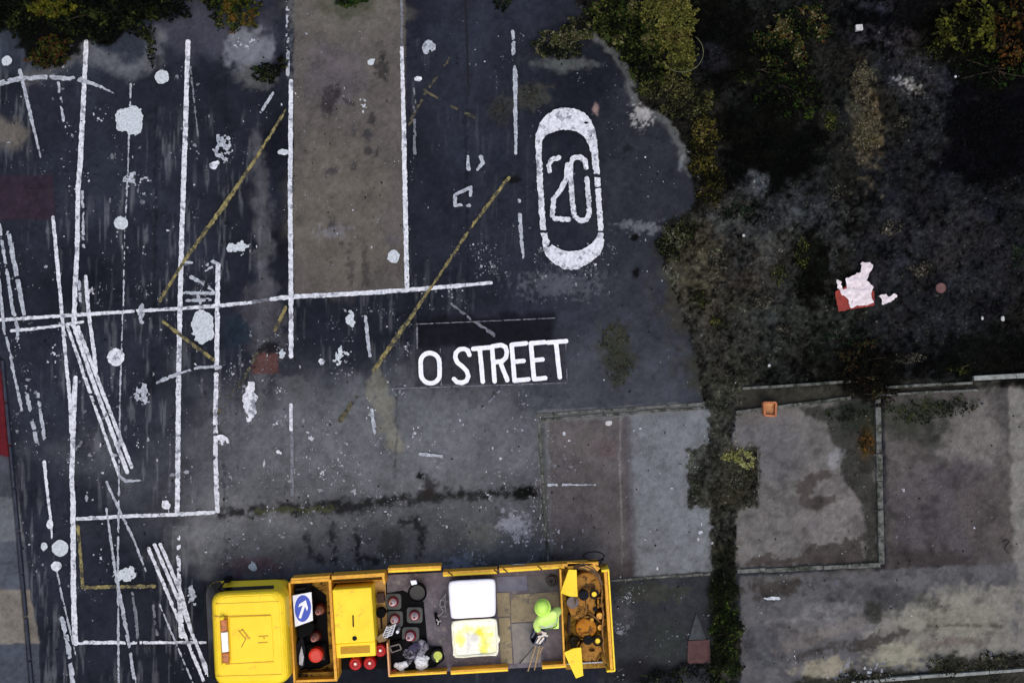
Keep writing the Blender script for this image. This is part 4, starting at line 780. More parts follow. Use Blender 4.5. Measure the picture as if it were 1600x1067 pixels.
def loft(name, rings, mat, parent, cap=True, smooth=False, sel=None, push=0):
    bm = bmesh.new(); vr = []
    for R in rings:
        c = sum(R, Vector()) / len(R)
        vr.append([bm.verts.new(p + ((p - c).normalized() * push if push else Vector())) for p in R])
    n = len(rings[0]); rg = range(n) if sel is None else sel
    for a, b in zip(vr, vr[1:]):
        for i in rg: bm.faces.new([a[i], a[(i + 1) % n], b[(i + 1) % n], b[i]])
    if cap: bm.faces.new(vr[-1]); bm.faces.new(vr[0][::-1])
    if sel is not None: bmesh.ops.delete(bm, geom=[v for v in bm.verts if not v.link_faces], context='VERTS')
    return from_bm(name, bm, mat, parent, smooth)
# cab
CAB = empty('cab', Vector((0, 0, 0))); CAB.parent = LX
def ring(z):
    ks = [(.5, (322, 909, 456, 903, 460, 1058, 330, 1060), 20), (1.35, (321, 908, 455, 903, 460, 1062, 329, 1064), 24), (1.5, (322, 911, 453, 906, 459, 1063, 330, 1066), 24),
          (2.12, (331, 926, 447, 920, 454, 1066, 337, 1071), 20), (2.24, (333, 928, 443, 923, 450, 1065, 339, 1069), 20), (2.30, (338, 932, 436, 928, 443, 1060, 343, 1064), 20)]
    for (z0, a, r0), (z1, b, r1) in zip(ks, ks[1:]):
        if z <= z1 + 1e-6:
            t = (z - z0) / (z1 - z0); c = [x * (1 - t) + y * t for x, y in zip(a, b)]
            return rq([(c[0], c[1]), (c[2], c[3]), (c[4], c[5]), (c[6], c[7])], z, r0 * (1 - t) + r1 * t)
CAB.parent = None; bpy.data.objects.remove(CAB)
cab = loft('cab', [ring(z) for z in (.5, 1.35, 1.5, 2.12, 2.19, 2.24, 2.28, 2.30)], M_Y, LX, smooth=False)
bm = bmesh.new(); bm.from_mesh(cab.data); bmesh.ops.bevel(bm, geom=[e for e in bm.edges if len(e.link_faces) == 2 and e.calc_face_angle(0) > .3], offset=.02, segments=2, affect='EDGES'); bm.to_mesh(cab.data); bm.free()
# ring order: corner TL(0-5) TR(6-11) BR(12-17) BL(18-23)
gl = [ring(z) for z in (1.42, 1.5, 1.8, 2.09)]
loft('windscreen', gl, M_GLASS, cab, cap=False, sel=list(range(18, 23)) + [23] + list(range(0, 5)), push=.014)
loft('side_window', [ring(z) for z in (1.84, 2.07)], M_GLASS, cab, cap=False, sel=[5], push=.012)
loft('side_window', gl, M_GLASS, cab, cap=False, sel=[17], push=.012)
prism('roof_hatch', [(358, 964), (424, 961), (428, 1032), (361, 1036)], 2.29, 2.325, M_Y, cab, .014)
bm = bmesh.new()
for a, b, w in [((331, 963), (423, 960), 1.3), ((352, 1037), (428, 1033), 1.3), ((338, 1056), (440, 1053), .8), ((337, 943), (436, 939), .8)]: bar_px(bm, a, b, w, 2.29, 2.306, .002)
bm2 = bm; from_bm('seam', bm2, M_YD, cab)
bm = bmesh.new()
for a, b in [((372, 984), (384, 998)), ((384, 998), (377, 1011)), ((378, 982), (390, 998)), ((374, 986), (380, 983)), ((404, 994), (419, 993)), ((403, 1004), (418, 1003)), ((412, 995), (413, 998))]: bar_px(bm, a, b, 1.6, 2.32, 2.334, .002)
from_bm('roof_mark', bm, M_YD, cab)
LB = prism('light_bar', [(343, 964), (355, 963), (358, 1038), (346, 1040)], 2.3, 2.38, M_YD, cab, .02)
prism('amber_lens', [(344, 968), (354, 967), (355, 986), (345, 987)], 2.38, 2.45, M_AMB, LB, .02); prism('amber_lens', [(347, 1020), (357, 1019), (358, 1035), (348, 1036)], 2.38, 2.45, M_AMB, LB, .02)
prism('white_lens', [(345, 988), (355.5, 987), (357, 1018), (347, 1019)], 2.38, 2.46, M_LENS, LB, .012)
bm = bmesh.new()
for c in ((347, 966), (350, 1037)): bmesh.ops.create_uvsphere(bm, u_segments=14, v_segments=8, radius=.055, matrix=Matrix.Translation(P(c[0], c[1], 2.4)))
from_bm('beacon_bracket', bm, M_Y, LB, True)
bm = bmesh.new(); tube_bm(bm, [P(338, 926, 1.9), P(348, 912, 1.95), P(356, 905, 1.85), P(360, 907, 1.7)], .016, 8); tube_bm(bm, [P(330, 932, 1.7), P(341, 923, 1.75), P(352, 908, 1.75)], .014, 8)
mir = from_bm('mirror_arm', bm, M_BLK, cab, True); prism('mirror', [(349, 903), (358, 903), (359, 910), (350, 911)], 1.45, 1.8, M_BLK, mir, .02)
prism('front_step', [(334, 921), (346, 912), (350, 914), (338, 926)], .9, 1.2, M_Y, LX, .012)
bm = bmesh.new(); bar_px(bm, (352, 907), (446, 904), 1.6, 1.36, 1.40, .003); bar_px(bm, (360, 913.5), (420, 910.5), 1.2, 1.5, 1.52, .003); from_bm('gutter', bm, M_DK, cab)
prism('front_bumper', [(318, 925), (324, 922), (331, 1055), (325, 1058)], .35, .75, M_DK, LX, .02)
# chassis and wheels
bm = bmesh.new(); bar_px(bm, (340, 950), (940, 915), 8, .55, .78); bar_px(bm, (345, 1015), (945, 985), 8, .55, .78)
for t in (.15, .4, .6, .85): bar_px(bm, (340 + 600 * t, 950 - 35 * t), (345 + 600 * t, 1015 - 30 * t), 6, .56, .76)
from_bm('chassis', bm, M_DK, LX)
for wx, wy, dy in [(395, 925, 1), (398, 1030, -1), (790, 900, 1), (795, 1012, -1)]:
    c = P(wx, wy, .42); bm = bmesh.new(); R = Matrix.Translation(c) @ Matrix.Rotation(math.radians(3.3), 4, 'Z') @ Matrix.Rotation(math.pi / 2, 4, 'X')
    bmesh.ops.create_cone(bm, cap_ends=True, segments=32, radius1=.42, radius2=.42, depth=.26, matrix=R)
    bmesh.ops.bevel(bm, geom=[e for e in bm.edges if e.calc_face_angle(0) > .8], offset=.04, segments=3, affect='EDGES')
    w = from_bm('wheel', bm, M_BLK, LX); bm = bmesh.new(); bmesh.ops.create_cone(bm, cap_ends=True, segments=20, radius1=.22, radius2=.20, depth=.30, matrix=R); from_bm('rim', bm, M_STEEL, w)
# tool bay behind the cab
TB = prism('tool_bay', [(452, 908), (518, 903), (527, 1062), (460, 1065)], .8, 1.0, M_Y3, LX, .01)
def wall(name, a, b, w, z0, z1, mat=M_Y2, parent=LX, bev=.008):
    bm = bmesh.new(); bar_px(bm, a, b, w, z0, z1, bev); return from_bm(name, bm, mat, parent)
wall('bay_wall', (452, 910), (460, 1066), 3.2, 1.0, 1.7, M_Y2); wall('bay_wall', (515, 905), (525, 1064), 4.5, 1.0, 1.7, M_Y2)
wall('bay_wall', (454, 909), (514, 905), 4, 1.0, 1.7, M_Y2); wall('bay_wall', (462, 1064), (523, 1062), 4, 1.0, 1.55, M_Y2)
prism('bay_ledge', [(455, 903), (515, 899), (515, 908), (453, 912)], 1.25, 1.68, M_Y2, LX, .01)
prism('bay_shelf', [(466, 1051), (521, 1049), (522, 1063), (466, 1065)], 1.0, 1.3, M_Y3, LX, .01); prism('corner_post', [(521, 1026), (529, 1026), (529, 1060), (522, 1061)], .9, 1.5, M_Y2, LX, .01)
# engine cabinet bay
wall('frame_beam', (518, 902.5), (601, 897.5), 6, 1.2, 1.72, M_Y2); wall('frame_beam', (520, 910), (597, 906), 2, 1.0, 1.3, M_YD)
prism('cabinet_floor', [(519, 905), (603, 899), (609, 1040), (526, 1046)], .8, .98, M_DK, LX, .01)
prism('side_plate', [(584, 905), (602, 903), (606, 1000), (588, 1003)], .98, 1.06, mat_noise('tan side plate', (190, 152, 88), (160, 122, 66), 6, .6, 0, .1, .3, (112, 84, 50), 6, .6), LX, .008)
wall('frame_post', (598, 899), (601, 912), 4, 1.0, 1.7, M_Y2)
cb = prism('engine_cabinet', [(519, 921), (580, 917), (586, 1002), (524, 1006)], .98, 1.92, M_Y, LX, .035, seg=4)
prism('lid_handle', [(550.5, 961), (552.5, 961), (553, 979), (551, 979)], 1.915, 1.94, M_DK, cb, .004)
bm = bmesh.new(); bmesh.ops.create_cone(bm, cap_ends=True, segments=20, radius1=.05, radius2=.045, depth=.03, matrix=Matrix.Translation(P(554, 997, 1.93))); from_bm('filler_cap', bm, M_DK, cb)
st = prism('step_box', [(524, 1006), (586, 1002), (587, 1024), (526, 1028)], .98, 1.62, M_Y, LX, .015)
bm = bmesh.new()
for i in range(9): bar_px(bm, (532, 1010.5 + i * 1.35), (578, 1008 + i * 1.35), .7, 1.61, 1.632, .001)
from_bm('vent', bm, M_YD, st)
# load bed
bed = prism('bed_floor', [(604, 898), (876, 885), (884, 1040), (608, 1052)], .9, 1.02, M_GREY, LX, .006)
for nm, q, z, m in [('floor_board', [(776, 926), (796, 925), (798, 962), (778, 963)], 1.030, M_TAN), ('floor_board', [(798, 929), (873, 924), (876, 968), (799, 972)], 1.032, M_TAN), ('floor_board', [(779, 965), (797, 964), (801, 1036), (783, 1037)], 1.031, M_TAN),
                    ('floor_board', [(799, 974), (845, 972), (846, 1034), (803, 1036)], 1.029, mat_noise('dusty grey boards', (140, 134, 124), (112, 108, 108), 4, .85)), ('rubber_mat', [(776, 901), (823, 899), (824, 922), (777, 924)], 1.034, M_MAT), ('floor_board', [(826, 899), (872, 896), (873, 922), (827, 925)], 1.028, mat_noise('dusty grey board', (108, 104, 100), (88, 86, 86), 5, .85))]:
    prism(nm, q, 1.02, z + .004, m, bed, .003)
for a, b, w, z1 in [((606, 891), (689, 887), 7.5, 1.45), ((692, 897), (777, 892.5), 7.5, 1.42), ((780, 891), (882, 884), 7.5, 1.42), ((607, 1055), (698, 1050), 4.5, 1.40), ((704, 1050.5), (794, 1045), 6.5, 1.40), ((847, 1042), (885, 1039.5), 6, 1.40)]:
    s = wall('side_board', a, b, w, 1.0, z1, M_Y2)
    wall('top_edge', (a[0] + 1, a[1] + w * .22), (b[0] - 1, b[1] + w * .22), w * .38, z1 - .01, z1 + .006, M_Y, s, .002)
wall('front_bar', (605, 1004), (608, 1056), 2.6, 1.0, 1.5, mat_noise('pale orange steel', (228, 172, 124), (208, 140, 80), 10, .5))
bm = bmesh.new()
for x, y in [(786, 891), (840, 887), (700, 896), (772, 893)]: bar_px(bm, (x, y - 3), (x + 7, y + 3), 1.4, 1.42, 1.45, .002)
from_bm('latch', bm, M_DK, LX)
# boiler bay at the back
BB = prism('boiler_bay', [(877, 887), (950, 882), (958, 1042), (884, 1046)], .8, .95, M_Y3, LX, .01)
wall('divider', (875.5, 889), (882, 1038), 3, .95, 1.6, M_Y2); wall('back_wall', (946, 891), (956, 1048), 5, .8, 1.55, M_Y2); wall('back_edge', (950.5, 889), (960.5, 1048), 2.6, .8, 1.58, M_Y)
wall('back_edge', (940, 892), (951, 890.5), 3.5, 1.2, 1.58, M_Y); wall('back_edge', (948, 1048.5), (961, 1047.5), 3, 1.2, 1.58, M_Y)
wall('bay_rail', (878, 883), (935, 880), 5, 1.1, 1.5, M_Y2); wall('bay_rail', (886, 1037), (942, 1034), 2.4, 1.0, 1.35, M_STEEL)
prism('bay_corner', [(886, 878), (924, 880), (938, 887), (934, 892), (902, 888), (887, 888)], 1.3, 1.5, M_Y2, LX, .006)
prism('tank_flap', [(888.5, 889.5), (901, 890), (902.5, 932), (890, 931.5), (875.5, 926)], 1.62, 1.66, M_Y, LX, .006)
prism('tank_flap', [(881, 1019), (896, 1012.5), (908, 1011), (911.5, 1055), (900, 1059.5)], 1.62, 1.66, M_Y, LX, .006)
def cyl(name, px, py, z0, z1, r, mat, parent=LX, r2=None, dome=0, seg=32):
    bm = bmesh.new(); c = P(px, py, z1); r2 = r2 or r; rg = []
    prof = [(r, z0), (r, z1 - .02)]
    if dome: prof += [(r * math.cos(a), z1 - .02 + dome * math.sin(a)) for a in (.3, .6, .9, 1.2, 1.4)]
    else: prof += [(r2 * .97, z1)]
    for pr, z in prof: rg.append([bm.verts.new((c.x + pr * math.cos(6.28318 * k / seg), c.y + pr * math.sin(6.28318 * k / seg), z)) for k in range(seg)])
    for a, b in zip(rg, rg[1:]):
        for k in range(seg): bm.faces.new([a[k], a[(k + 1) % seg], b[(k + 1) % seg], b[k]])
    bm.faces.new(rg[-1]); bm.faces.new(rg[0][::-1]); return from_bm(name, bm, mat, parent, bool(dome))
def torus_bm(bm, c, R, r, n=28, m=8, tilt=None):
    vs = []
    for i in range(n):
        a = 6.28318 * i / n; vs.append([])
        for j in range(m):
            b = 6.28318 * j / m; p = Vector(((R + r * math.cos(b)) * math.cos(a), (R + r * math.cos(b)) * math.sin(a), r * math.sin(b)))
            if tilt is not None: p = tilt @ p
            vs[-1].append(bm.verts.new(c + p))
    for i in range(n):
        for j in range(m): bm.faces.new([vs[i][j], vs[(i + 1) % n][j], vs[(i + 1) % n][(j + 1) % m], vs[i][(j + 1) % m]])
M_TANK = mat_noise('sooty orange boiler', (192, 142, 66), (146, 102, 46), 5, .7, 0, .4, .1, (78, 56, 34), 5, .5)
M_TANKO = mat_noise('bright orange boiler', (206, 138, 42), (160, 100, 32), 5, .7, 0, .4, .1, (84, 56, 30), 5, .51)
t1 = cyl('boiler', 917, 917, .95, 1.35, .31, M_TANK, dome=.03); t2 = cyl('boiler', 910, 948, .95, 1.25, .30, M_TANK, dome=.03); t3 = cyl('boiler', 916, 981, .95, 1.35, .22, M_TANKO, dome=.05); t4 = cyl('boiler', 922, 1018, .95, 1.3, .25, M_TANK, dome=.03)
cyl('inlet_cap', 912, 930, 1.4, 1.56, .11, M_DK, t1); cyl('inlet_cap', 919, 1000, 1.1, 1.45, .1, M_DK, t3); cyl('grey_lid', 895, 941, 1.0, 1.3, .13, mat_noise('dusty grey lid', (124, 116, 116), (96, 90, 92), 8, .7), t2)
for (x, y, z, R) in [(928.5, 928, 1.5, .085), (934, 1001, 1.45, .095)]:
    bm = bmesh.new(); torus_bm(bm, P(x, y, z), R, .02); w = from_bm('hand_wheel', bm, M_DK, LX, True); cyl('wheel_hub', x, y, z - .3, z + .02, .05, M_Y, w)
for (x, y, z, r, m) in [(937, 962, 1.35, .07, M_Y2), (940, 945, 1.3, .05, M_TANKO), (930, 952, 1.3, .05, M_DK), (938, 980, 1.3, .06, M_Y2), (925, 968, 1.38, .04, M_YD), (897, 1003, 1.1, .12, mat_noise('soot', (66, 58, 34), (44, 38, 24), 9, .8))]: cyl('valve', x, y, .95, z, r, m, seg=14)
bm = bmesh.new(); tube_bm(bm, [P(900, 958, 1.3), P(906, 963, 1.34), P(914, 961, 1.36), P(916, 950, 1.36), P(915, 938, 1.4)], .012, 6); tube_bm(bm, [P(920, 958, 1.36), P(930, 964, 1.36), P(938, 972, 1.3)], .02, 6)
tube_bm(bm, [P(938, 905, 1.4), P(941, 922, 1.42), P(940, 940, 1.4), P(943, 958, 1.4), P(941, 985, 1.4), P(943, 1012, 1.35), P(946, 1030, 1.3)], .02, 6)
from_bm('pipe', bm, mat_noise('grimy pipe', (170, 120, 56), (96, 68, 40), 10, .6), LX, True)
bm = bmesh.new()
for x, y, a, l in [(926, 945, .3, 12), (919, 962, -.3, 22), (907, 962, .2, 12), (932, 968, .9, 10), (905, 987, 1.3, 12), (889, 975, 1.5, 30)]: bar_px(bm, (x - l / 2 * math.cos(a), y + l / 2 * math.sin(a)), (x + l / 2 * math.cos(a), y - l / 2 * math.sin(a)), 4, .95, 1.22, .01)
bk = bmesh.new(); rr_ = random.Random(5)
for i in range(34):
    x, y = rr_.uniform(890, 944), rr_.uniform(896, 1030); a = rr_.choice([.05, 1.6, .4, 1.1, -.4]); l = rr_.uniform(5, 15); z_ = rr_.uniform(1.2, 1.46)
    bar_px(bk, (x - l / 2 * math.cos(a), y + l / 2 * math.sin(a)), (x + l / 2 * math.cos(a), y - l / 2 * math.sin(a)), rr_.uniform(1.2, 3), .95, z_, .003)
from_bm('bracket', bk, mat_noise('grimy yellow bracket', (170, 124, 48), (96, 68, 34), 3, .7, 0, .3, .1, (40, 30, 22), 4, .5), LX)
from_bm('burner_gap', bm, mat_noise('scorched steel', (48, 30, 18), (28, 18, 12), 8, .8), LX)
for off, rr in ((0, .02), (4, .016), (-4, .014)):
    bm = bmesh.new(); tube_bm(bm, [P(x, y, 1.5) for x, y in [(896, 886 + off * .4), (912, 884 + off), (926, 890 + off), (936, 900 + off * .8), (941 - off * .3, 914)]], rr, 8); from_bm('hose', bm, mat_noise('brown hose', (110, 84, 54), (74, 54, 36), 12, .6), LX, True)
bm = bmesh.new(); tube_bm(bm, [P(928 + 16 * math.cos(a) , 868.5 + 7 * math.sin(a), 1.3 + .08 * math.sin(a * .5)) for a in np.linspace(.6, 6.6, 36)] + [P(938, 878, 1.4), P(936, 888, 1.45)], .012, 8)
tag(from_bm('cable_loop', bm, M_BLK, None, True), 'black cable loop hanging off the back corner of the yellow lorry', 'cable')
bm = bmesh.new(); tube_bm(bm, [P(798 + x, 882.6 - 1.5 * math.sin(x / 24 * 3.14) , 1.3) for x in range(0, 25, 3)], .012, 6); from_bm('grab_handle', bm, M_STEEL, LX, True)
# ---------------------------------------------------------------- what the lorry carries
BED = 1.03
bm = bmesh.new(); torus_bm(bm, P(863, 907, 1.1), .10, .028); torus_bm(bm, P(861, 906, 1.16), .07, .025); tag(from_bm('hose_coil', bm, mat_noise('coiled dark hose', (70, 64, 62), (40, 36, 36), 12, .6), None, True), 'small coil of dark hose in the back corner of the load bed', 'hose')
slab_thing('cone_shade_sheet', 'black sheet added for shade and dark gaps under the cluster of grey based cones', [(601, 927), (630, 922), (662, 940), (668, 1005), (640, 1012), (603, 1003)], 1.021, 1.034, M_BLK, 'mat', .003)  # added sheet: shade and dark gaps round the cones, put in as black
slab_thing('black_bay_sheet', 'flat black sheet added under the sign and cones in the tool bay', [(458, 918), (490, 915), (510, 930), (512, 985), (516, 1036), (500, 1044), (464, 1046)], 1.001, 1.02, M_BLK, 'cloth', .003)  # added flat sheet that blackens most of the bay floor
# keep left sign
SG = empty('road_sign', P(473, 951, 1.05), 'white square sign with a blue disc and white arrow standing in the tool bay', 'sign')
M_SIGNW = mat_noise('white sign plate', (238, 240, 244), (226, 228, 234), 6, .45); M_BLUE = mat_noise('sign blue', (14, 66, 186), (10, 56, 168), 6, .4)
sgq = [(457, 930), (486.5, 924.5), (489, 969), (461, 979)]
prism('sign_plate', sgq, 1.60, 1.625, M_SIGNW, SG, .004)
def q2(u, v):
    a, b, c, d = [Vector(p) for p in sgq]; p = (a * (1 - u) + b * u) * (1 - v) + (d * (1 - u) + c * u) * v; return (p.x, p.y)
prism('blue_disc', [q2(.5 + .44 * math.cos(a), .49 + .44 * math.sin(a)) for a in np.linspace(0, 6.28318, 41)[:-1]], 1.62, 1.630, M_BLUE, SG, 0)
ar = [(-.045, .36), (.045, .36), (.045, -.10), (.165, .03), (.165, -.09), (0, -.32), (-.165, -.09), (-.165, .03), (-.045, -.10)]
ar = [(x * 1.35, y) for x, y in ar]
ca, sa = math.cos(math.radians(30)), math.sin(math.radians(30))
arp = [(.5 + (x * ca - y * sa) * 1.15, .49 + (x * sa + y * ca) * .92) for x, y in ar]
bm = bmesh.new(); vs = [bm.verts.new(P(*q2(u, v), 1.634)) for u, v in arp]; vb = [bm.verts.new(v.co - Vector((0, 0, .004))) for v in vs]; bm.faces.new(vs); bm.faces.new(vb[::-1])
for i in range(len(vs)): bm.faces.new([vs[i], vb[i], vb[(i + 1) % len(vs)], vs[(i + 1) % len(vs)]])
from_bm('arrow', bm, M_SIGNW, SG)
bm = bmesh.new(); bar_px(bm, (459, 932), (463, 976), 2.4, 1.05, 1.6); bar_px(bm, (462, 921), (478, 919), 3, 1.05, 1.5); bar_px(bm, (484, 930), (487, 965), 2.4, 1.05, 1.6); from_bm('sign_frame', bm, M_DK, SG)
slab_thing('black_case', 'black plastic case under the blue arrow sign in the tool bay', [(461, 912), (484, 911), (485, 925), (461, 927)], 1.0, 1.3, M_DK, 'case')
slab_thing('black_sack', 'black sack slumped in the middle of the tool bay', [(463, 978), (482, 968), (492, 975), (488, 990), (470, 998), (463, 996)], 1.0, 1.45, M_BLK, 'sack', .06)
slab_thing('folded_sign', 'grey folded sign standing on edge at the end of the tool bay', [(462, 1008), (472, 992), (477, 1012), (476, 1040), (468, 1046), (463, 1032)], 1.0, 1.35, M_DK, 'sign', .03)
slab_thing('chrome_wedge', 'pale grey wedge shaped blade leaning in the tool bay', [(467, 1024), (471, 1008), (475, 1026), (473, 1040), (467, 1038)], 1.35, 1.42, M_STEEL, 'tool', .01)
def cone_thing(label, px, py, z, tilt=(0, 0), base=True, topc=None, redc=None, sc=1.0, grp='traffic cones seen from above'):
    root = empty('traffic_cone', P(px, py, z), label, 'traffic cone', grp)
    b = P(px, py, z); mt = Matrix.Rotation(math.radians(tilt[0]), 4, 'X') @ Matrix.Rotation(math.radians(tilt[1]), 4, 'Y')
    def mk(name, prof, mat, sq=False, n=28):
        bm = bmesh.new(); rg = []
        for r, zz in prof:
            rr = []
            for k in range(n):
                a = 6.28318 * k / n; cx, sx = math.cos(a), math.sin(a)
                q = 1 / max(abs(cx), abs(sx)) if sq else 1
                if sq: q = min(q, 1.25)
                rr.append(bm.verts.new(b + mt @ Vector((r * q * cx * sc, r * q * sx * sc, zz * sc))))
            rg.append(rr)
        for a, c in zip(rg, rg[1:]):
            for k in range(n): bm.faces.new([a[k], a[(k + 1) % n], c[(k + 1) % n], c[k]])
        bm.faces.new(rg[-1]); bm.faces.new(rg[0][::-1])
        return from_bm(name, bm, mat, root, not sq)
    if base: mk('base', [(.165, 0), (.172, .012), (.172, .04), (.165, .052)], mat_noise('grey cone base', (84, 88, 84), (70, 74, 72), 9, .8), True)
    mk('sleeve', [(.118, .05), (.115, .06), (.094, .16), (.09, .17)], redc or mat_noise('red cone body', (150, 34, 48), (120, 28, 40), 9, .55))
    mk('collar', [(.084, .165), (.083, .175), (.047, .44), (.044, .45)], topc or mat_noise('white cone band', (244, 226, 222), (236, 206, 204), 9, .5))
    mk('tip', [(.034, .445), (.026, .50), (.022, .505)], mat_noise('dull red cone tip', (150, 90, 90), (120, 70, 70), 9, .55))
    return root
cone_thing('topmost grey based cone in the cluster at the front of the bed', 615, 939, BED, (-3, -2))
cone_thing('grey based cone below the topmost, beside the silver crate', 617.5, 966, BED, (-3, -2))
cone_thing('grey based cone to the right of the others below the black tub', 648, 960, BED, (-2, 2))
cone_thing('lowest and biggest grey based cone of the cluster', 642, 992, BED, (-3, -2), sc=1.08)
DT = mat_noise('dusty pink band', (196, 150, 136), (170, 124, 112), 9, .6); DR = mat_noise('grimy red cone body', (92, 26, 24), (66, 18, 18), 9, .6)
cone_thing('grimy cone with a dusty pink tip beside the arrow sign', 501, 950, 1.0, (0, 0), False, DT, DR, 1.15, 'cones in the tool bay')
cone_thing('grimy cone with a dusty tip in the middle of the tool bay', 494, 992, 1.0, (0, 0), False, DT, DR, 1.1, 'cones in the tool bay')
root = empty('cone_stack', P(494, 1022, 1.0), 'bright red topped cone on a thick black base at the end of the tool bay', 'traffic cone')
prism('base', [(478, 1006), (510, 1004), (513, 1034), (482, 1038)], 1.0, 1.14, M_BLK, root, .05, seg=3); prism('collar', [(484, 1011), (506, 1010), (508, 1031), (486, 1034)], 1.14, 1.2, mat_noise('brown rubber', (66, 40, 36), (50, 30, 28), 9, .7), root, .04, seg=3)
c = cyl('cone_body', 493, 1024, 1.2, 1.5, .15, mat_noise('bright red plastic', (214, 52, 28), (190, 36, 20), 8, .45), root, r2=.11)
# tubs and clutter
root = empty('black_tub', P(652, 924, BED), 'open round black tub near the top rail of the load bed', 'tub')
bm = bmesh.new(); n = 32; c = P(652, 926, 1.4)
rg = [[bm.verts.new((c.x + r * math.cos(6.28318 * k / n), c.y + r * math.sin(6.28318 * k / n), z)) for k in range(n)] for r, z in ((.17, BED), (.205, 1.4), (.19, 1.4), (.16, BED + .03))]
for a, b in zip(rg, rg[1:]):
    for k in range(n): bm.faces.new([a[k], a[(k + 1) % n], b[(k + 1) % n], b[k]])
bm.faces.new(rg[0][::-1]); bm.faces.new(rg[-1]); from_bm('tub_wall', bm, M_BLK, root)
cyl('tar', 652, 926, BED + .03, 1.3, .172, mat_noise('black tar', (8, 8, 9), (5, 5, 6), 5, .5), root)
slab_thing('white_tape_roll', 'small white block beside the rim of the black tub', [(641, 907), (650, 906), (652, 912), (643, 914)], 1.36, 1.42, M_SIGNW, 'block', .01)
root = empty('small_black_bin', P(595, 958, 1.06), 'small black round bin on the tan plate beside the yellow cabinet', 'bin'); cyl('bin_body', 595, 958, 1.06, 1.3, .105, M_BLK, root); wall('handle', (595, 966), (596, 983), 2, 1.06, 1.2, M_DK, root)
slab_thing('brown_box', 'small brown box on the tan plate above the black bin', [(588, 927), (600, 926), (601, 941), (589, 942)], 1.06, 1.25, mat_noise('brown box', (66, 40, 30), (46, 28, 22), 8, .7), 'box')
for i, (x, y, lab) in enumerate([(555, 1037, 'left of the two red gas canisters below the yellow cabinet'), (577.5, 1036, 'right of the two red gas canisters below the yellow cabinet'), (594, 1016, 'red gas canister tucked behind the pale bar of the bed')]):
    root = empty('gas_canister', P(x, y, .98), lab, 'canister', 'red gas canisters'); cyl('bottle', x, y, .98, 1.3, .135, M_RED, root, dome=.06); bm = bmesh.new(); torus_bm(bm, P(x, y, 1.4), .095, .014); from_bm('guard_ring', bm, M_RED, root, True); cyl('valve', x, y, 1.3, 1.43, .026, M_LENS, root)
slab_thing('black_tray', 'black plate beneath the red gas canisters', [(533, 1027), (606, 1024), (607, 1044), (534, 1046)], .982, .995, M_BLK, 'plate', .002)
# silver crate
root = empty('wire_crate', P(606, 988, BED), 'silver wire crate with slats tipped beside the cones', 'crate')
bm = bmesh.new()
for i in range(5): t = i / 4; bar_px(bm, (600 + 5 * t, 996 - 15 * t), (613 + 4 * t, 991 - 15 * t), 1.8, 1.2, 1.5, .003)
bar_px(bm, (598, 994), (605, 978), 2, 1.45, 1.53, .003); bar_px(bm, (612, 992), (618, 974), 2, 1.45, 1.53, .003); bar_px(bm, (605, 996), (612, 978), 2, 1.45, 1.53, .003)
from_bm('slats', bm, mat_noise('silver', (210, 212, 216), (150, 152, 158), 18, .4), root); prism('liner', [(598, 990), (606, 975), (617, 973), (612, 994)], 1.05, 1.25, M_DK, root)
slab_thing('tan_board', 'worn tan board tipped against the silver crate', [(587, 996), (602, 985), (604, 1001), (592, 1004)], 1.06, 1.3, mat_noise('worn tan', (150, 128, 92), (112, 96, 72), 9, .8), 'board')
tag(cyl('steel_bolt', 621, 987, BED, 1.5, .035, mat_noise('white knob', (220, 220, 222), (190, 190, 194), 9, .4), None), 'small white knob on a rod right of the silver crate', 'knob')
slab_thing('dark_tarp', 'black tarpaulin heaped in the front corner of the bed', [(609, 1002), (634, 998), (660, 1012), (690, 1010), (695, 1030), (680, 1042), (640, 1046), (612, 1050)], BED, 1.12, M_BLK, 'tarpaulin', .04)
root = empty('metal_frame', P(617, 1013, 1.15), 'small grey metal frame lying on the black tarpaulin', 'frame'); bm = bmesh.new(); fr = [(609, 1010), (624, 1006), (627, 1014), (612, 1019)]
for i in range(4): bar_px(bm, fr[i], fr[(i + 1) % 4], 1.8, 1.18, 1.24, .003)
from_bm('frame_bars', bm, mat_noise('grey brown steel', (130, 120, 112), (90, 84, 80), 14, .6), root)
def lumpy(name, label, pts, z, mat, cat):
    """crumpled bag: several squashed lobes joined into one skin"""
    mb = bmesh.new()
    for x, y, r in pts:
        bm1 = bmesh.ops.create_icosphere(mb, subdivisions=3, radius=r, matrix=Matrix.Translation(P(x, y, z + r * .5)))
        for v in bm1['verts']:
            c = P(x, y, z + r * .5); d = v.co - c; nz = float(fbm(np.array([v.co.x * 14 + 50]), np.array([v.co.y * 14 + v.co.z * 9 + 50]), 7, 3)[0])
            n2 = float(fbm(np.array([v.co.x * 38 + 90]), np.array([v.co.y * 38 + v.co.z * 27 + 50]), 9, 2)[0]); v.co = c + Vector((d.x * 1.15, d.y * 1.05, d.z * .6)) * (.35 + 1.0 * nz + .55 * n2)
    return tag(from_bm(name, mb, mat, None, False), label, cat)
M_BAG = mat_noise('crumpled white plastic', (232, 234, 232), (190, 192, 194), 16, .45, 0, .3); M_BAG2 = mat_noise('grey plastic film', (150, 147, 156), (78, 75, 86), 9, .6, 0, .4, .1, (38, 36, 42), 7, .5)
lumpy('white_bag', 'bulging white bag in the middle of the bottom clutter', [(659, 1033, .12), (657, 1039, .09), (663, 1029, .08)], 1.12, M_BAG, 'bag')
lumpy('white_rag', 'crumpled white rag in the front bottom corner of the bed', [(627, 1041, .08), (621, 1039, .06), (632, 1038, .06), (628, 1045, .05)], 1.15, M_BAG, 'rag')
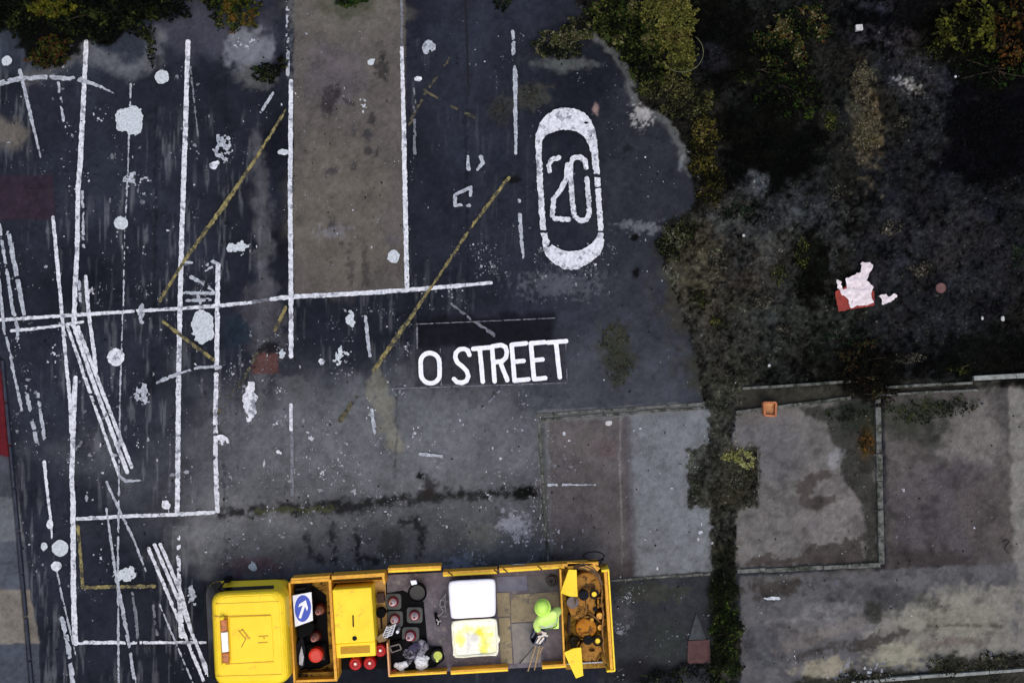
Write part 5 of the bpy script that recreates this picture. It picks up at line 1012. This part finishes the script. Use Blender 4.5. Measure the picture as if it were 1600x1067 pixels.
lumpy('grey_film', 'heap of grey plastic film below the lowest cone', [(640, 1022, .09), (648, 1024, .08), (657, 1016, .09), (663, 1010, .08), (634, 1020, .05), (659, 1005, .07)], 1.12, M_BAG2, 'film')
lumpy('purple_cloth', 'dark violet cloth just under the lowest cone', [(647, 1012, .09), (653, 1010, .08)], 1.12, mat_noise('violet cloth', (66, 62, 86), (46, 42, 62), 12, .8), 'cloth')
lumpy('grey_rag', 'small grey rag right of the white rag', [(638, 1034, .05), (641, 1031, .04)], 1.14, M_BAG2, 'rag')
root = empty('paint_tin', P(680, 1026, 1.12), 'tin of lime yellow paint with drips beside the white bag', 'paint tin'); cyl('tin', 683, 1025, 1.1, 1.35, .125, mat_noise('black tin', (30, 32, 20), (20, 22, 14), 10, .6), root); cyl('paint', 684, 1024, 1.35, 1.36, .095, mat_noise('lime yellow paint', (190, 200, 50), (150, 162, 40), 8, .35), root); cyl('drip', 683, 1032, 1.2, 1.352, .03, mat_noise('yellow drip', (206, 214, 70), (180, 190, 50), 8, .35), root)
slab_thing('orange_rag', 'burnt orange rag in the very bottom corner of the bed', [(609, 1048), (618, 1045), (622, 1051), (612, 1053)], BED, 1.2, mat_noise('orange rag', (206, 96, 50), (160, 70, 40), 10, .7), 'rag', .02)
# dolly with chain
root = empty('hand_trolley', P(690, 955, BED), 'tangled steel hand trolley lying left of the white sack', 'trolley'); bm = bmesh.new()
for pts in ([(697, 924), (694, 933), (688, 938), (687, 945), (693, 955), (688, 960), (684, 962)], [(697, 930), (695, 943), (697, 957)], [(690, 962), (697, 963), (700, 957)], [(690, 936), (699, 940)], [(689, 946), (698, 948)]): tube_bm(bm, [P(x, y, 1.18) for x, y in pts], .018, 6)
from_bm('trolley_frame', bm, mat_noise('grey tube', (140, 138, 136), (90, 88, 88), 12, .5), root, True)
bm = bmesh.new(); bar_px(bm, (680, 958), (685, 978), 5, BED, 1.12, .01); from_bm('wheel', bm, M_BLK, root); bm = bmesh.new(); tube_bm(bm, [P(682, 967, 1.16), P(685, 971, 1.18), P(689, 969, 1.16)], .016, 6); tube_bm(bm, [P(685, 971, 1.18), P(684, 976, 1.16)], .014, 6); from_bm('bracket', bm, M_LIT, root, True)
# bulk sacks
def sack(name, label, q, z1, mat, fill):
    root = empty(name, P(sum(p[0] for p in q) / len(q), sum(p[1] for p in q) / len(q), BED), label, 'sack', 'bulk sacks on the load bed')
    bm = bmesh.new(); n = 14; rings = []
    A, B, C_, D = [Vector(p) for p in q]
    def pt(s):
        s = s % 4; k = int(s); t = s - k; e = [A, B, C_, D][k]; f = [A, B, C_, D][(k + 1) % 4]; p = e * (1 - t) + f * t; return p
    m = 4 * n
    for z, ins in ((BED, .93), (BED + .1, 1.0), (z1 - .2, 1.0), (z1 - .03, .99), (z1, .97)) + (((z1 - .03, .90), (z1 - .10, .86)) if fill else ((z1 + .015, .88), (z1 + .02, .5))):
        c = (A + B + C_ + D) / 4; rr = []
        for i in range(m):
            p = pt(i / n); w = (float(fbm(np.array([i / 3.]), np.array([z * 5.]), 33, 3)[0]) - .5) * 3.0
            dirn = (p - c); rad = 1 - .06 * max(0, (abs((i / n) % 1 - .5) * 2) ** 6); p = c + dirn * ins * rad + dirn.normalized() * w * (1.0 if fill else .35)
            rr.append(bm.verts.new(P(p.x, p.y, z + (w * .008 if z > BED + .2 else 0))))
        rings.append(rr)
    for a, b in zip(rings, rings[1:]):
        for k in range(m): bm.faces.new([a[k], a[(k + 1) % m], b[(k + 1) % m], b[k]])
    bm.faces.new(rings[0][::-1]); bm.faces.new(rings[-1])
    from_bm('sack_cloth', bm, mat, root, True); return root
M_SW = mat_noise('white woven sack', (252, 248, 252), (246, 242, 247), 5, .55, 0, .05); M_SC = mat_noise('cream woven sack', (250, 246, 224), (240, 234, 200), 5, .6, 0, .1, .3)
sack('bulk_sack', 'full square pure white bulk sack in the middle of the load bed', [(700, 907), (774.5, 903), (775, 963), (704, 967)], 1.75, M_SW, False)
rs = sack('bulk_sack', 'open cream bulk sack smeared with yellow powder below the white one', [(704, 969), (777, 965), (780, 1023), (709, 1028)], 1.72, M_SC, True)
slab_thing('sack_corner', 'loose folded flap of the open cream sack', [(775, 986), (782, 999), (777, 1010), (772, 1000)], 1.5, 1.66, M_SC, 'flap', .02).parent = None
fl = bpy.data.objects['sack_corner']; del fl['label']; del fl['category']; fl.name = 'flap'; fl.parent = rs; fl.data.transform(Matrix.Translation(-Vector(rs.location)))
# powder filling with yellow smears, real lumps
X, Y = np.meshgrid(np.linspace(708, 776, 70), np.linspace(970, 1024, 56))
def pcol(x, y):
    c = np.empty(x.shape + (3,)); c[:] = lin((246, 242, 226))
    for g, col, k, s, na in [(('e', 718, 998, 9, 10), (240, 240, 110), .9, 8, 6), (('s', [(722, 986), (745, 982), (758, 990)], 9), (244, 238, 130), .8, 8, 6), (('s', [(750, 988), (757, 998), (757, 1014)], 11), (236, 226, 40), .95, 5, 5), (('s', [(748, 989), (768, 990)], 6), (238, 226, 30), .9, 4, 4), (('s', [(758, 992), (759, 1012)], 1.6), (168, 150, 30), .9, 2, 2), (('s', [(731, 988), (732, 1018)], 3), (206, 200, 190), .6, 4, 5), (('e', 742, 996, 6, 6), (200, 194, 186), .6, 5, 5), (('e', 752, 1022, 5, 2), (150, 130, 110), .8, 2, 2), (('e', 762, 1000, 12, 20), (250, 248, 150), .6, 10, 8)]:
        d = geom_sd(g, x, y) + na * 2.4 * (fbm(x / 7, y / 7, 611, 3) - .5); a = np.clip(.5 - d / s, 0, 1)[..., None] * k; c = c * (1 - a) + np.array(lin(col)) * a
    return c
zz = 1.655 + .05 * (fbm(X / 12, Y / 12, 4, 3) - .5)
k = (H - zz) / H / PPM; co = np.stack([(X - CXP) * k, (CYP - Y) * k, zz], -1).reshape(-1, 3) - np.array(rs.location)
h, w = X.shape; i = np.arange(h * w).reshape(h, w); q = np.stack([i[1:, :-1], i[1:, 1:], i[:-1, 1:], i[:-1, :-1]], -1).reshape(-1, 4)
me = bpy.data.meshes.new('powder'); me.from_pydata([tuple(v) for v in co], [], [tuple(v) for v in q]); at = me.color_attributes.new('Col', 'FLOAT_COLOR', 'POINT'); cc = np.ones((h * w, 4)); cc[:, :3] = pcol(X, Y).reshape(-1, 3); at.data.foreach_set('color', cc.ravel())
o = bpy.data.objects.new('powder', me); COL.objects.link(o); me.materials.append(mat_attr('bead powder', .8, .1, 40, .03)); o.parent = rs
# ---------------------------------------------------------------- the worker
def skin(name, chains, mat, parent, sub=2, root_i=0):
    """connected joints grown into one skinned surface; chains: dict of joints and links"""
    J, E = chains; keys = list(J); me = bpy.data.meshes.new(name)
    off = Vector(parent.location) if parent else Vector()
    me.from_pydata([tuple(Vector(J[k][0]) - off) for k in keys], [(keys.index(a), keys.index(b)) for a, b in E], [])
    o = bpy.data.objects.new(name, me); COL.objects.link(o); o.parent = parent
    m = o.modifiers.new('skin', 'SKIN'); m.use_smooth_shade = True
    for i, k in enumerate(keys): r = J[k][1]; me.skin_vertices[0].data[i].radius = r if isinstance(r, tuple) else (r, r)
    me.skin_vertices[0].data[root_i].use_root = True
    s = o.modifiers.new('sub', 'SUBSURF'); s.levels = sub; s.render_levels = sub
    dg = bpy.context.evaluated_depsgraph_get(); dg.update(); m2 = bpy.data.meshes.new_from_object(o.evaluated_get(dg)); o.modifiers.clear(); o.data = m2
    m2.materials.clear(); m2.materials.append(mat)
    m2.polygons.foreach_set('use_smooth', [True] * len(m2.polygons)); return o
PR = empty('person', P(858, 966, BED), 'person in lime green jacket and hard hat stooping over tools on the load bed', 'person')
M_LIME = mat_noise('lime green cloth', (200, 246, 110), (180, 234, 90), 10, .65, 0, .2, .3)
M_LIMH = mat_noise('lime green hard hat', (206, 248, 108), (192, 238, 92), 4, .6, 0, .02, .2)
M_SKIN = mat_noise('skin', (190, 140, 112), (172, 122, 96), 20, .55); M_TRO = mat_noise('green work trousers', (58, 120, 40), (40, 86, 30), 9, .8)
hip = P(858, 972, 1.93)
def at(x, y, z): return tuple(P(x, y, z))
J = {'pelvis': (hip, (.09, .07)), 'waist': (at(857, 969, 2.10), (.11, .08)), 'chest': (at(853, 963, 2.32), (.145, .10)), 'neck': (at(851, 957, 2.48), .06), 'head': (at(849, 951, 2.56), (.085, .09)), 'crown': (at(847, 946, 2.58), .07), 'face': (at(846, 945, 2.50), .055),
     'shl': (at(843, 969, 2.38), .085), 'ell': (at(838, 976, 2.12), .06), 'wrl': (at(841, 986, 1.90), .042), 'shr': (at(866, 957, 2.40), .085), 'elr': (at(873, 953, 2.14), .06), 'wrr': (at(870, 960, 1.92), .042),
     'hl': (at(855, 976, 1.72), .07), 'kl': (at(854, 970, 1.52), .075), 'al': (at(856, 972, 1.12), .05), 'hr': (at(863, 975, 1.72), .07), 'kr': (at(862, 966, 1.52), .075), 'ar': (at(864, 969, 1.12), .05), 'tl': (at(853, 963, 1.07), .04), 'tr': (at(861, 960, 1.07), .04)}
E = [('pelvis', 'waist'), ('waist', 'chest'), ('chest', 'neck'), ('neck', 'head'), ('head', 'crown'), ('head', 'face'), ('chest', 'shl'), ('shl', 'ell'), ('ell', 'wrl'), ('chest', 'shr'), ('shr', 'elr'), ('elr', 'wrr'), ('pelvis', 'hl'), ('hl', 'kl'), ('kl', 'al'), ('al', 'tl'), ('pelvis', 'hr'), ('hr', 'kr'), ('kr', 'ar'), ('ar', 'tr')]
skin('body', (J, E), M_SKIN, PR)
w0, w1 = Vector(J['waist'][0]), Vector(J['chest'][0])
for t in (.1, .62):
    pa, pb = w0.lerp(w1, t), w0.lerp(w1, t + .22); skin('reflective_band', ({'a': (pa, (.27 + .02 * t, .215)), 'b': (pb, (.275 + .02 * t, .22))}, [('a', 'b')]), mat_noise('silver reflective band', (206, 212, 204), (170, 178, 170), 12, .5), PR, 1)
g = lambda k, e: (J[k][0], (J[k][1][0] + e, J[k][1][1] + e) if isinstance(J[k][1], tuple) else J[k][1] + e)
jk = {k: g(k, .022) for k in ('pelvis', 'waist', 'chest', 'shl', 'ell', 'wrl', 'shr', 'elr', 'wrr')}; jk['waist'] = (J['waist'][0], (.175, .145)); jk['chest'] = (J['chest'][0], (.195, .145)); jk['pelvis'] = (Vector(J['pelvis'][0]) - Vector((0, 0, .07)), (.185, .165)); jk['neck'] = (at(851.5, 958.5, 2.46), .085); jk['hem'] = (Vector(J['pelvis'][0]) + Vector((0, 0, -.24)), (.21, .175)); jk['hood'] = (at(852, 958, 2.45), .10)
skin('jacket', (jk, [('hem', 'pelvis'), ('pelvis', 'waist'), ('waist', 'chest'), ('chest', 'neck'), ('chest', 'shl'), ('shl', 'ell'), ('ell', 'wrl'), ('chest', 'shr'), ('shr', 'elr'), ('elr', 'wrr'), ('neck', 'hood')]), mat_noise('pale lime jacket', (226, 252, 142), (200, 240, 112), 9, .75, 0, .8, .1), PR)
sl = {k: g(k, .034) for k in ('ell', 'wrl', 'elr', 'wrr')}
for e_, w_ in (('ell', 'wrl'), ('elr', 'wrr')):
    ea, wa = Vector(J[e_][0]), Vector(J[w_][0]); skin('cuff_band', ({'a': (ea.lerp(wa, .55), .088), 'b': (ea.lerp(wa, .8), .082)}, [('a', 'b')]), mat_noise('silver cuff band', (206, 212, 204), (170, 178, 170), 12, .5), PR, 1)
for h_, k_, a_ in (('hl', 'kl', 'al'), ('hr', 'kr', 'ar')):
    skin('trouser_leg', ({'h': (Vector(J[h_][0]) + Vector((0, 0, .12)), .135), 'k': (J[k_][0], .10), 'a': (J[a_][0], .08)}, [('h', 'k'), ('k', 'a')]), M_TRO, PR)
for a, t in (('al', 'tl'), ('ar', 'tr')):
    p, q_ = Vector(J[a][0]), Vector(J[t][0]); skin('boot', ({'h': (p + Vector((0, -.03, -.03)), .06), 'm': ((p + q_) / 2 + Vector((0, 0, -.03)), .055), 't': (q_ + (q_ - p) * .25, .045)}, [('h', 'm'), ('m', 't')]), M_BLK, PR, 1)
# hard hat: dome with brim and ridge
bm = bmesh.new(); c = Vector(at(847.5, 949, 2.55)); n = 28; rg = []
T = Matrix.Rotation(math.radians(-22), 3, 'X') @ Matrix.Rotation(math.radians(-10), 3, 'Y')
for r, z in ((.185, -.035), (.180, -.025), (.150, -.02), (.147, .03), (.13, .08), (.10, .12), (.06, .145), (.02, .155)):
    rg.append([bm.verts.new(c + T @ Vector((r * math.cos(6.28318 * k / n) * .92, r * math.sin(6.28318 * k / n) * (1.06 if math.sin(6.28318 * k / n) > 0 or z > -.02 else .98), z))) for k in range(n)])
for a, b in zip(rg, rg[1:]):
    for k in range(n): bm.faces.new([a[k], a[(k + 1) % n], b[(k + 1) % n], b[k]])
bm.faces.new(rg[-1]); hat = from_bm('hard_hat', bm, M_LIMH, PR, True)
bm = bmesh.new(); tube_bm(bm, [c + T @ Vector((0, y, .158 - y * y * 6)) for y in (-.11, -.06, 0, .06, .11)], .012, 6); from_bm('ridge', bm, M_LIMH, hat, True)
# hands: palm, four unequal curled fingers, thumb
def hand(w, d, side):
    w = Vector(w); d = Vector(d).normalized(); s = d.cross(Vector((0, 0, 1))).normalized() * side; dn = s.cross(d).normalized() * side
    Jh = {'w': (w, .026), 'p': (w + d * .05, (.036, .018))}; Eh = [('w', 'p')]
    for i, (o_, L) in enumerate(((-.03, .062), (-.01, .074), (.011, .068), (.03, .052))):
        a = w + d * .085 + s * o_; b = a + d * L * .5 + dn * -.012; e = b + d * L * .28 + dn * -.03
        Jh.update({f'k{i}': (a, .0095), f'm{i}': (b, .0085), f'e{i}': (e, .0075)}); Eh += [('p', f'k{i}'), (f'k{i}', f'm{i}'), (f'm{i}', f'e{i}')]
    Jh.update({'t0': (w + d * .03 - s * .04, .011), 't1': (w + d * .062 - s * .058, .0095), 't2': (w + d * .09 - s * .055, .008)}); Eh += [('w', 't0'), ('t0', 't1'), ('t1', 't2')]
    skin('hand', (Jh, Eh), M_SKIN, PR, 1)
hand(J['wrl'][0], Vector(at(842, 991, 1.80)) - Vector(J['wrl'][0]), 1); hand(J['wrr'][0], Vector(at(868, 966, 1.80)) - Vector(J['wrr'][0]), -1)
# tool bucket with brushes and wooden handles
root = empty('tool_bucket', P(842, 998, BED), 'grey bucket of brushes and scrapers standing below the person in lime', 'bucket')
bm = bmesh.new(); n = 28; c = P(841, 996, 1.45)
rg = [[bm.verts.new((c.x + r * math.cos(6.28318 * k / n), c.y + r * math.sin(6.28318 * k / n), z)) for k in range(n)] for r, z in ((.15, BED), (.185, 1.42), (.17, 1.42), (.14, BED + .04))]
for a, b in zip(rg, rg[1:]):
    for k in range(n): bm.faces.new([a[k], a[(k + 1) % n], b[(k + 1) % n], b[k]])
bm.faces.new(rg[0][::-1]); bm.faces.new(rg[-1]); from_bm('bucket_wall', bm, mat_noise('slate blue bucket', (74, 78, 92), (56, 60, 72), 8, .6), root)
bm = bmesh.new()
for x, y, a, l in [(834, 990, 1.1, 14), (838, 1000, 1.2, 16), (846, 990, .8, 12), (850, 999, 1.3, 12), (843, 1005, .4, 12)]: bar_px(bm, (x - l / 2 * math.cos(a), y + l / 2 * math.sin(a)), (x + l / 2 * math.cos(a), y - l / 2 * math.sin(a)), 2.6, 1.2, 1.47, .005)
from_bm('scraper', bm, mat_noise('grey tools', (92, 96, 110), (60, 62, 74), 14, .6), root)
bm = bmesh.new()
for x, y, a, l in [(845, 994, .2, 9), (849, 988, -.3, 10), (841, 1000, 1.0, 11), (846, 1001, .9, 12), (852, 992, -.3, 9)]: bar_px(bm, (x - l / 2 * math.cos(a), y + l / 2 * math.sin(a)), (x + l / 2 * math.cos(a), y - l / 2 * math.sin(a)), 3, 1.3, 1.52, .006)
from_bm('brush', bm, mat_noise('pale brush bristles', (236, 226, 214), (200, 186, 172), 14, .7), root)
for a, b, lab in [((838, 1006), (825, 1048), 'longest wooden tool handle poking out over the bed edge'), ((843, 1008), (835, 1046), 'wooden tool handle just right of the longest one'), ((848, 1010), (839, 1030), 'short wooden tool handle nearest the bed side board'), ((834, 1010), (812, 1036), 'thin dark tool handle lying furthest left of the bucket')]:
    bm = bmesh.new(); p, q_ = P(*a, 1.42), P(*b, 1.18 if b[1] > 1040 else 1.09); tube_bm(bm, [p, (p + q_) / 2, q_], .014, 8)
    tag(from_bm('wooden_pole', bm, mat_noise('pale ash wood', (188, 160, 116), (150, 124, 86), 20, .6) if 'dark' not in lab else mat_noise('dark pole', (84, 74, 64), (60, 54, 48), 12, .6), None, True), lab, 'tool handle', 'tool handles beside the bucket')
